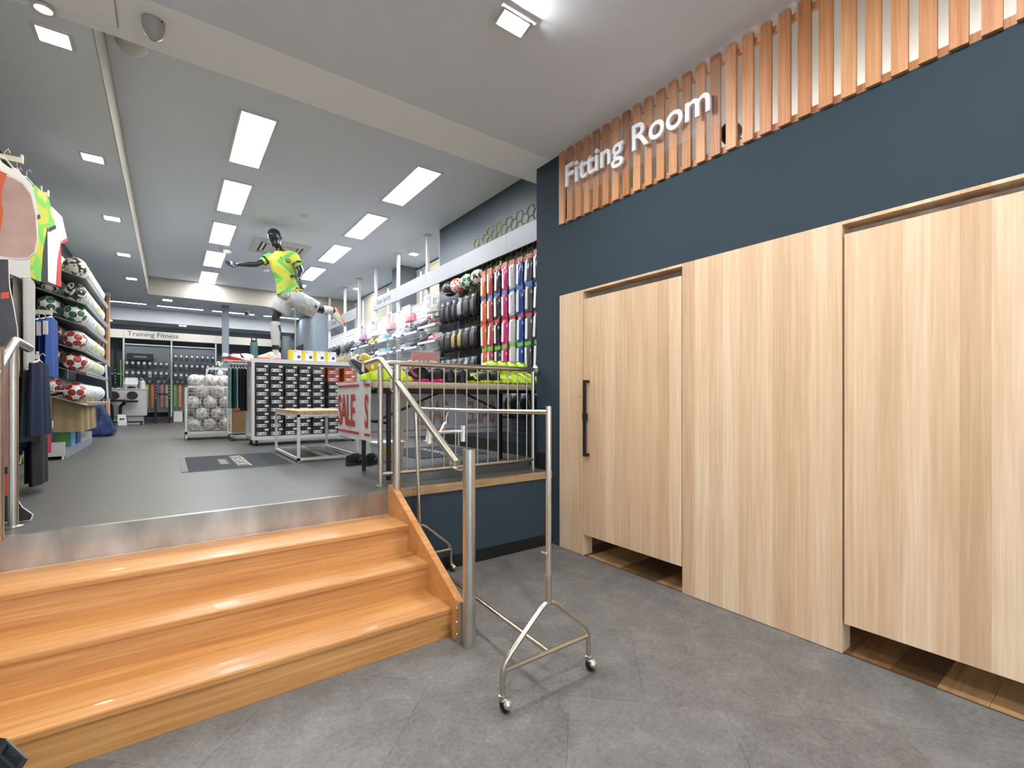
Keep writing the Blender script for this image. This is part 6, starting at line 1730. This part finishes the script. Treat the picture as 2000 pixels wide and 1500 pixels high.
for r_, z in enumerate((2.55, 2.26, 1.98)):
    for i in range(8):
        wall_pack(0.13 + i * 0.135, z, pc[(i + r_) % 5], 'small dark hanging pack in the bay beside the column, %s row' % ('upper', 'middle', 'lower')[r_], 'packs in the bay by the column, row %d' % r_)
for r_, z in enumerate((2.30, 2.02)):
    for i in range(8):
        wall_pack(-1.0 + i * 0.13, z, ['#26282b', '#55585c', '#1b1c1e', '#8d9093', '#c5bf4a'][(i * 3 + r_) % 5] if i == 4 else pc[(i * 2 + r_) % 5], 'small dark hanging pack under the training fitness sign, %s row' % ('upper', 'lower')[r_], 'packs under the training sign, row %d' % r_)
t = thing('barbell_pad', 'long dark boxed bar hanging high under the training fitness sign', 'box', (-0.7, BY - 0.36, 2.55))
MB().cbox(-1.0, -0.4, BY - 0.42, BY - 0.3, 2.52, 2.72, 0.01).build('carton', mat('#2a2d30', 0.5), t, smooth=False)
MB().box(-0.85, -0.55, BY - 0.422, BY - 0.42, 2.6, 2.64).build('print_line', mat('#8a8d90', 0.5), t, smooth=False)
bands = [(-0.2, '#c96a86'), (-0.08, '#a9ae62'), (-0.42, '#e0752f'), (-0.55, '#b9b94a'), (0.12, '#5aa53a'), (0.24, '#e0785a'), (0.37, '#5c6066'), (0.48, '#2a2c2f'), (0.58, '#3a3d40'), (0.68, '#2a2c2f')]
bn_ = ['pink', 'olive', 'orange', 'yellow', 'green', 'coral', 'grey', 'black', 'charcoal', 'black']
for (x, c), n in zip(bands, bn_):
    zt = 1.83
    t = thing('resistance_band', '%s resistance band hanging straight down on the training wall' % n, 'band', (x, BY - 0.4, 1.2), 0, 'black bands' if n == 'black' else None)
    MB().loft([[(x - 0.02, BY - 0.4, zt), (x + 0.02, BY - 0.4, zt), (x + 0.02, BY - 0.39, zt), (x - 0.02, BY - 0.39, zt)], [(x - 0.035, BY - 0.41, 1.7), (x + 0.035, BY - 0.41, 1.7), (x + 0.035, BY - 0.39, 1.7), (x - 0.035, BY - 0.39, 1.7)], [(x - 0.03, BY - 0.4, 1.15), (x + 0.03, BY - 0.4, 1.15), (x + 0.03, BY - 0.39, 1.15), (x - 0.03, BY - 0.39, 1.15)]]).build('band_loop', mat(c, 0.6), t, smooth=False)
    MB().box(x - 0.035, x + 0.035, BY - 0.415, BY - 0.385, zt, zt + 0.12).build('band_card', mat('#24262a', 0.5), t, smooth=False)
    MB().cyl((x, BY - 0.4, zt + 0.1), (x, BY - 0.26, zt + 0.11), 0.004, 6).build('peg_hook', M_CHROME, t)
# power rack at the far left, tall stand in the centre
def rig(x, y, w_, h, lab, nm):
    t = thing(nm, lab, 'rack', (x, y, PZ))
    for s in (0, 1):
        MB().box(x + s * w_ - 0.03, x + s * w_ + 0.03, y - 0.03, y + 0.03, PZ, PZ + h).build('upright', M_BLACK, t, smooth=False)
        MB().box(x + s * w_ - 0.035, x + s * w_ + 0.035, y - 0.2, y + 0.2, PZ, PZ + 0.05).build('foot', M_BLACK, t, smooth=False)
        for q_ in range(5):
            MB().box(x + s * w_ - 0.01, x + s * w_ + 0.01, y - 0.032, y - 0.03, PZ + h * 0.55 + q_ * 0.09, PZ + h * 0.55 + 0.025 + q_ * 0.09).build('adjustment_hole', mat('#d0d0d0', 0.5), t, smooth=False)
    MB().box(x, x + w_, y - 0.02, y + 0.02, PZ + h * 0.62, PZ + h * 0.66).build('cross_bar', M_BLACK, t, smooth=False)
rig(-1.45, 17.27, 0.2, 2.1, 'tall black steel squat rack beside the white counter', 'squat_rack')
rig(-0.34, 17.0, 0.32, 1.3, 'black two post stand in front of the coloured bands', 'band_stand')
for z in (1.3, 1.7, 2.1):
    t = tag(MB().box(-2.0, -1.12, BY - 0.4, BY, z, z + 0.03).build('wall_shelf', M_WM, smooth=False), 'white wall shelf behind the squat rack, %s of three' % {1.3: 'lowest', 1.7: 'middle', 2.1: 'topmost'}[z], 'shelf')
t = thing('resistance_tube', 'green exercise tube hanging beside the squat rack', 'tube', (-1.13, 17.2, 1.6))
MB().tube([(-1.14, 17.2, 2.5), (-1.13, 17.19, 2.2), (-1.13, 17.2, 1.7)], 0.018, 8).build('tube_cord', mat('#55b04a', 0.5), t)
MB().cyl((-1.14, 17.2, 2.5), (-1.14, 17.38, 2.52), 0.006, 6).build('hook', M_CHROME, t)
# counter
t = thing('counter', 'low white service counter at the back left', 'counter', (-0.92, 16.7, PZ))
MB().box(-1.32, -0.53, 16.45, 17.0, PZ + 0.24, 1.66).build('counter_body', mat('#c9c9c8', 0.5), t, smooth=False)
MB().box(-1.28, -0.6, 16.52, 17.0, PZ, PZ + 0.24).build('counter_plinth', mat('#b9b9b8', 0.5), t, smooth=False)
MB().box(-1.34, -0.51, 16.43, 17.02, 1.66, 1.685).build('counter_top', mat('#dad8d4', 0.4), t, smooth=False)
t = thing('checkout_screen', 'grey till screen and boxes standing on the white counter', 'till', (-0.85, 16.7, 1.686))
MB().box(-1.0, -0.75, 16.62, 16.8, 1.686, 1.8).build('till_base', mat('#b9bcbe', 0.5), t, smooth=False)
MB().loft([[(-1.02, 16.66, 1.8), (-0.72, 16.66, 1.8), (-0.72, 16.68, 1.8), (-1.02, 16.68, 1.8)], [(-1.0, 16.74, 1.99), (-0.74, 16.74, 1.99), (-0.74, 16.76, 1.99), (-1.0, 16.76, 1.99)]]).build('screen', mat('#cfd1d3', 0.3), t, smooth=False)
MB().sphere((-0.86, 16.58, 1.72), 0.07, 12, 8, (1.4, 0.6, 0.5)).build('hand_scanner', M_BLACK, t)
t = thing('pump_bottle', 'white pump bottle of sanitiser on the counter end', 'bottle', (-0.62, 16.6, 1.686))
MB().lathe([(0.055, 0), (0.06, 0.02), (0.06, 0.17), (0.03, 0.21), (0.02, 0.22)], 16, (-0.62, 16.6, 1.686)).build('bottle_body', mat('#e2e4e2', 0.3), t)
MB().cyl((-0.62, 16.6, 1.9), (-0.62, 16.6, 1.97), 0.01, 8).cyl((-0.62, 16.6, 1.965), (-0.67, 16.56, 1.96), 0.01, 8).build('pump_head', M_WHITE, t)
# dumbbell stand
t = thing('dumbbell_stand', 'black curved stand holding a pair of adjustable dumbbells by the counter', 'stand', (-0.95, 16.1, PZ))
MB().box(-1.38, -1.34, 15.9, 16.35, PZ + 0.05, PZ + 0.1).box(-1.4, -0.6, 16.1, 16.16, PZ + 0.06, PZ + 0.1).box(-0.66, -0.6, 15.95, 16.3, PZ + 0.05, PZ + 0.1).build('base_bar', M_BLACK, t, smooth=False)
for x, y in ((-1.36, 15.92), (-1.36, 16.33), (-0.63, 15.97), (-0.63, 16.28), (-1.18, 16.0)):
    MB().lathe([(0.025, -0.012), (0.028, 0), (0.025, 0.012)], 12, (x, y, PZ + 0.029), 'x').build('foot_wheel', M_RUB, t)
for s, x in ((-1, -1.26), (1, -1.04)):
    MB().tube([(x, 16.13, PZ + 0.08), (x - s * 0.03, 16.13, PZ + 0.3), (x - s * 0.02, 16.12, PZ + 0.5), (x + s * 0.06, 16.1, PZ + 0.6)], [0.045, 0.035, 0.035, 0.045], 10).build('curved_leg', M_BLACK, t)
MB().box(-1.38, -0.98, 16.0, 16.25, PZ + 0.62, PZ + 0.68).box(-0.98, -0.7, 16.0, 16.25, PZ + 0.6, PZ + 0.66).build('tray', M_BLACK, t, smooth=False)
for x, l in ((-1.2, 'black adjustable dumbbell on the stand side near the battens'), (-0.82, 'black adjustable dumbbell on the stand side near the pump bottle')):
    d = thing('dumbbell', l, 'dumbbell', (x, 16.1, PZ + 0.68))
    for q_ in range(4):
        for s in (-1, 1):
            MB().lathe([(0.105, -0.012), (0.11, 0), (0.105, 0.012)], 20, (x, 16.1 + s * (0.07 + q_ * 0.028), PZ + 0.79), 'y').build('weight_plate', mat('#1d1e20', 0.5), d)
    MB().cyl((x, 15.95, PZ + 0.79), (x, 16.25, PZ + 0.79), 0.016, 10).build('handle_bar', M_CHROME, d)
t = thing('price_card', 'white framed price card leaning on the dumbbell stand', 'sign', (-0.98, 15.86, PZ))
MB().loft([[(-1.1, 15.84, PZ + 0.002), (-0.9, 15.84, PZ + 0.002), (-0.9, 15.855, PZ + 0.002), (-1.1, 15.855, PZ + 0.002)], [(-1.13, 15.93, PZ + 0.30), (-0.93, 15.93, PZ + 0.30), (-0.93, 15.945, PZ + 0.30), (-1.13, 15.945, PZ + 0.30)]]).build('card', mat('#dcdcda', 0.5), t, smooth=False)
MB().tube([(-1.105, 15.845, PZ + 0.004), (-0.905, 15.845, PZ + 0.004), (-0.935, 15.93, PZ + 0.295), (-1.125, 15.93, PZ + 0.295)], 0.008, 6, closed=True).build('card_frame', M_BLACK, t)
MB().sphere((-1.045, 15.885, PZ + 0.17), 0.025, 8, 6, (1, 0.3, 1)).sphere((-0.995, 15.885, PZ + 0.17), 0.025, 8, 6, (1, 0.3, 1)).build('printed_picture', M_BLACK, t)
t = thing('price_card', 'white framed price card standing before the base deck near the red step', 'sign', (0.18, BY - 0.56, PZ))
MB().box(0.08, 0.3, BY - 0.57, BY - 0.555, PZ + 0.001, PZ + 0.34).build('card', mat('#dcdcda', 0.5), t, smooth=False)
MB().ring_frame(0.07, 0.31, PZ + 0.001, PZ + 0.35, BY - 0.575, BY - 0.57, 0.014).build('card_frame', mat('#6a6a6a', 0.5), t, smooth=False)
t = tag(MB().cbox(-0.1, 0.06, BY - 0.7, BY - 0.56, PZ + 0.001, PZ + 0.09, 0.01).build('yoga_block', mat('#8e2f33', 0.7), smooth=False), 'dark red foam block on the floor before the training wall', 'block')
# goods beyond the ball cage: wire stand with bags of accessories
t = thing('wire_stand', 'white wire stand with dark accessories behind the ball bin', 'stand', (0.95, 11.6, PZ))
MB().ring_frame(0.62, 1.3, PZ + 0.02, 2.05, 11.5, 11.52, 0.02).ring_frame(0.62, 1.3, PZ + 0.02, 2.05, 12.0, 12.02, 0.02).box(0.62, 1.3, 11.5, 12.02, 1.62, 1.64).box(0.62, 1.3, 11.5, 12.02, PZ, PZ + 0.02).build('stand_frame', M_WM, t, smooth=False)
for i in range(8):
    x = 0.68 + (i % 4) * 0.16
    z = 1.72 + (i // 4) * 0.2
    q_ = thing('accessory_pack', 'small dark accessory pack hanging on the wire stand, %s row' % ('lower' if i < 4 else 'upper'), 'pack', (x, 11.47, z), 0, 'packs on the wire stand %d' % (i // 4))
    MB().sphere((x, 11.46, z), 0.07, 10, 8, (0.8, 0.5, 1.2)).build('pouch', mat(['#26282b', '#c9ccce', '#3a3c40', '#17181a'][i % 4], 0.3), q_)
    MB().cyl((x, 11.46, z + 0.07), (x, 11.51, z + 0.09), 0.004, 6).build('peg_hook', M_CHROME, q_)
ball('green_star', (0.84, 11.75, 2.1 + 0.03), 'small lime ball on top of the wire stand', None, 0.07)
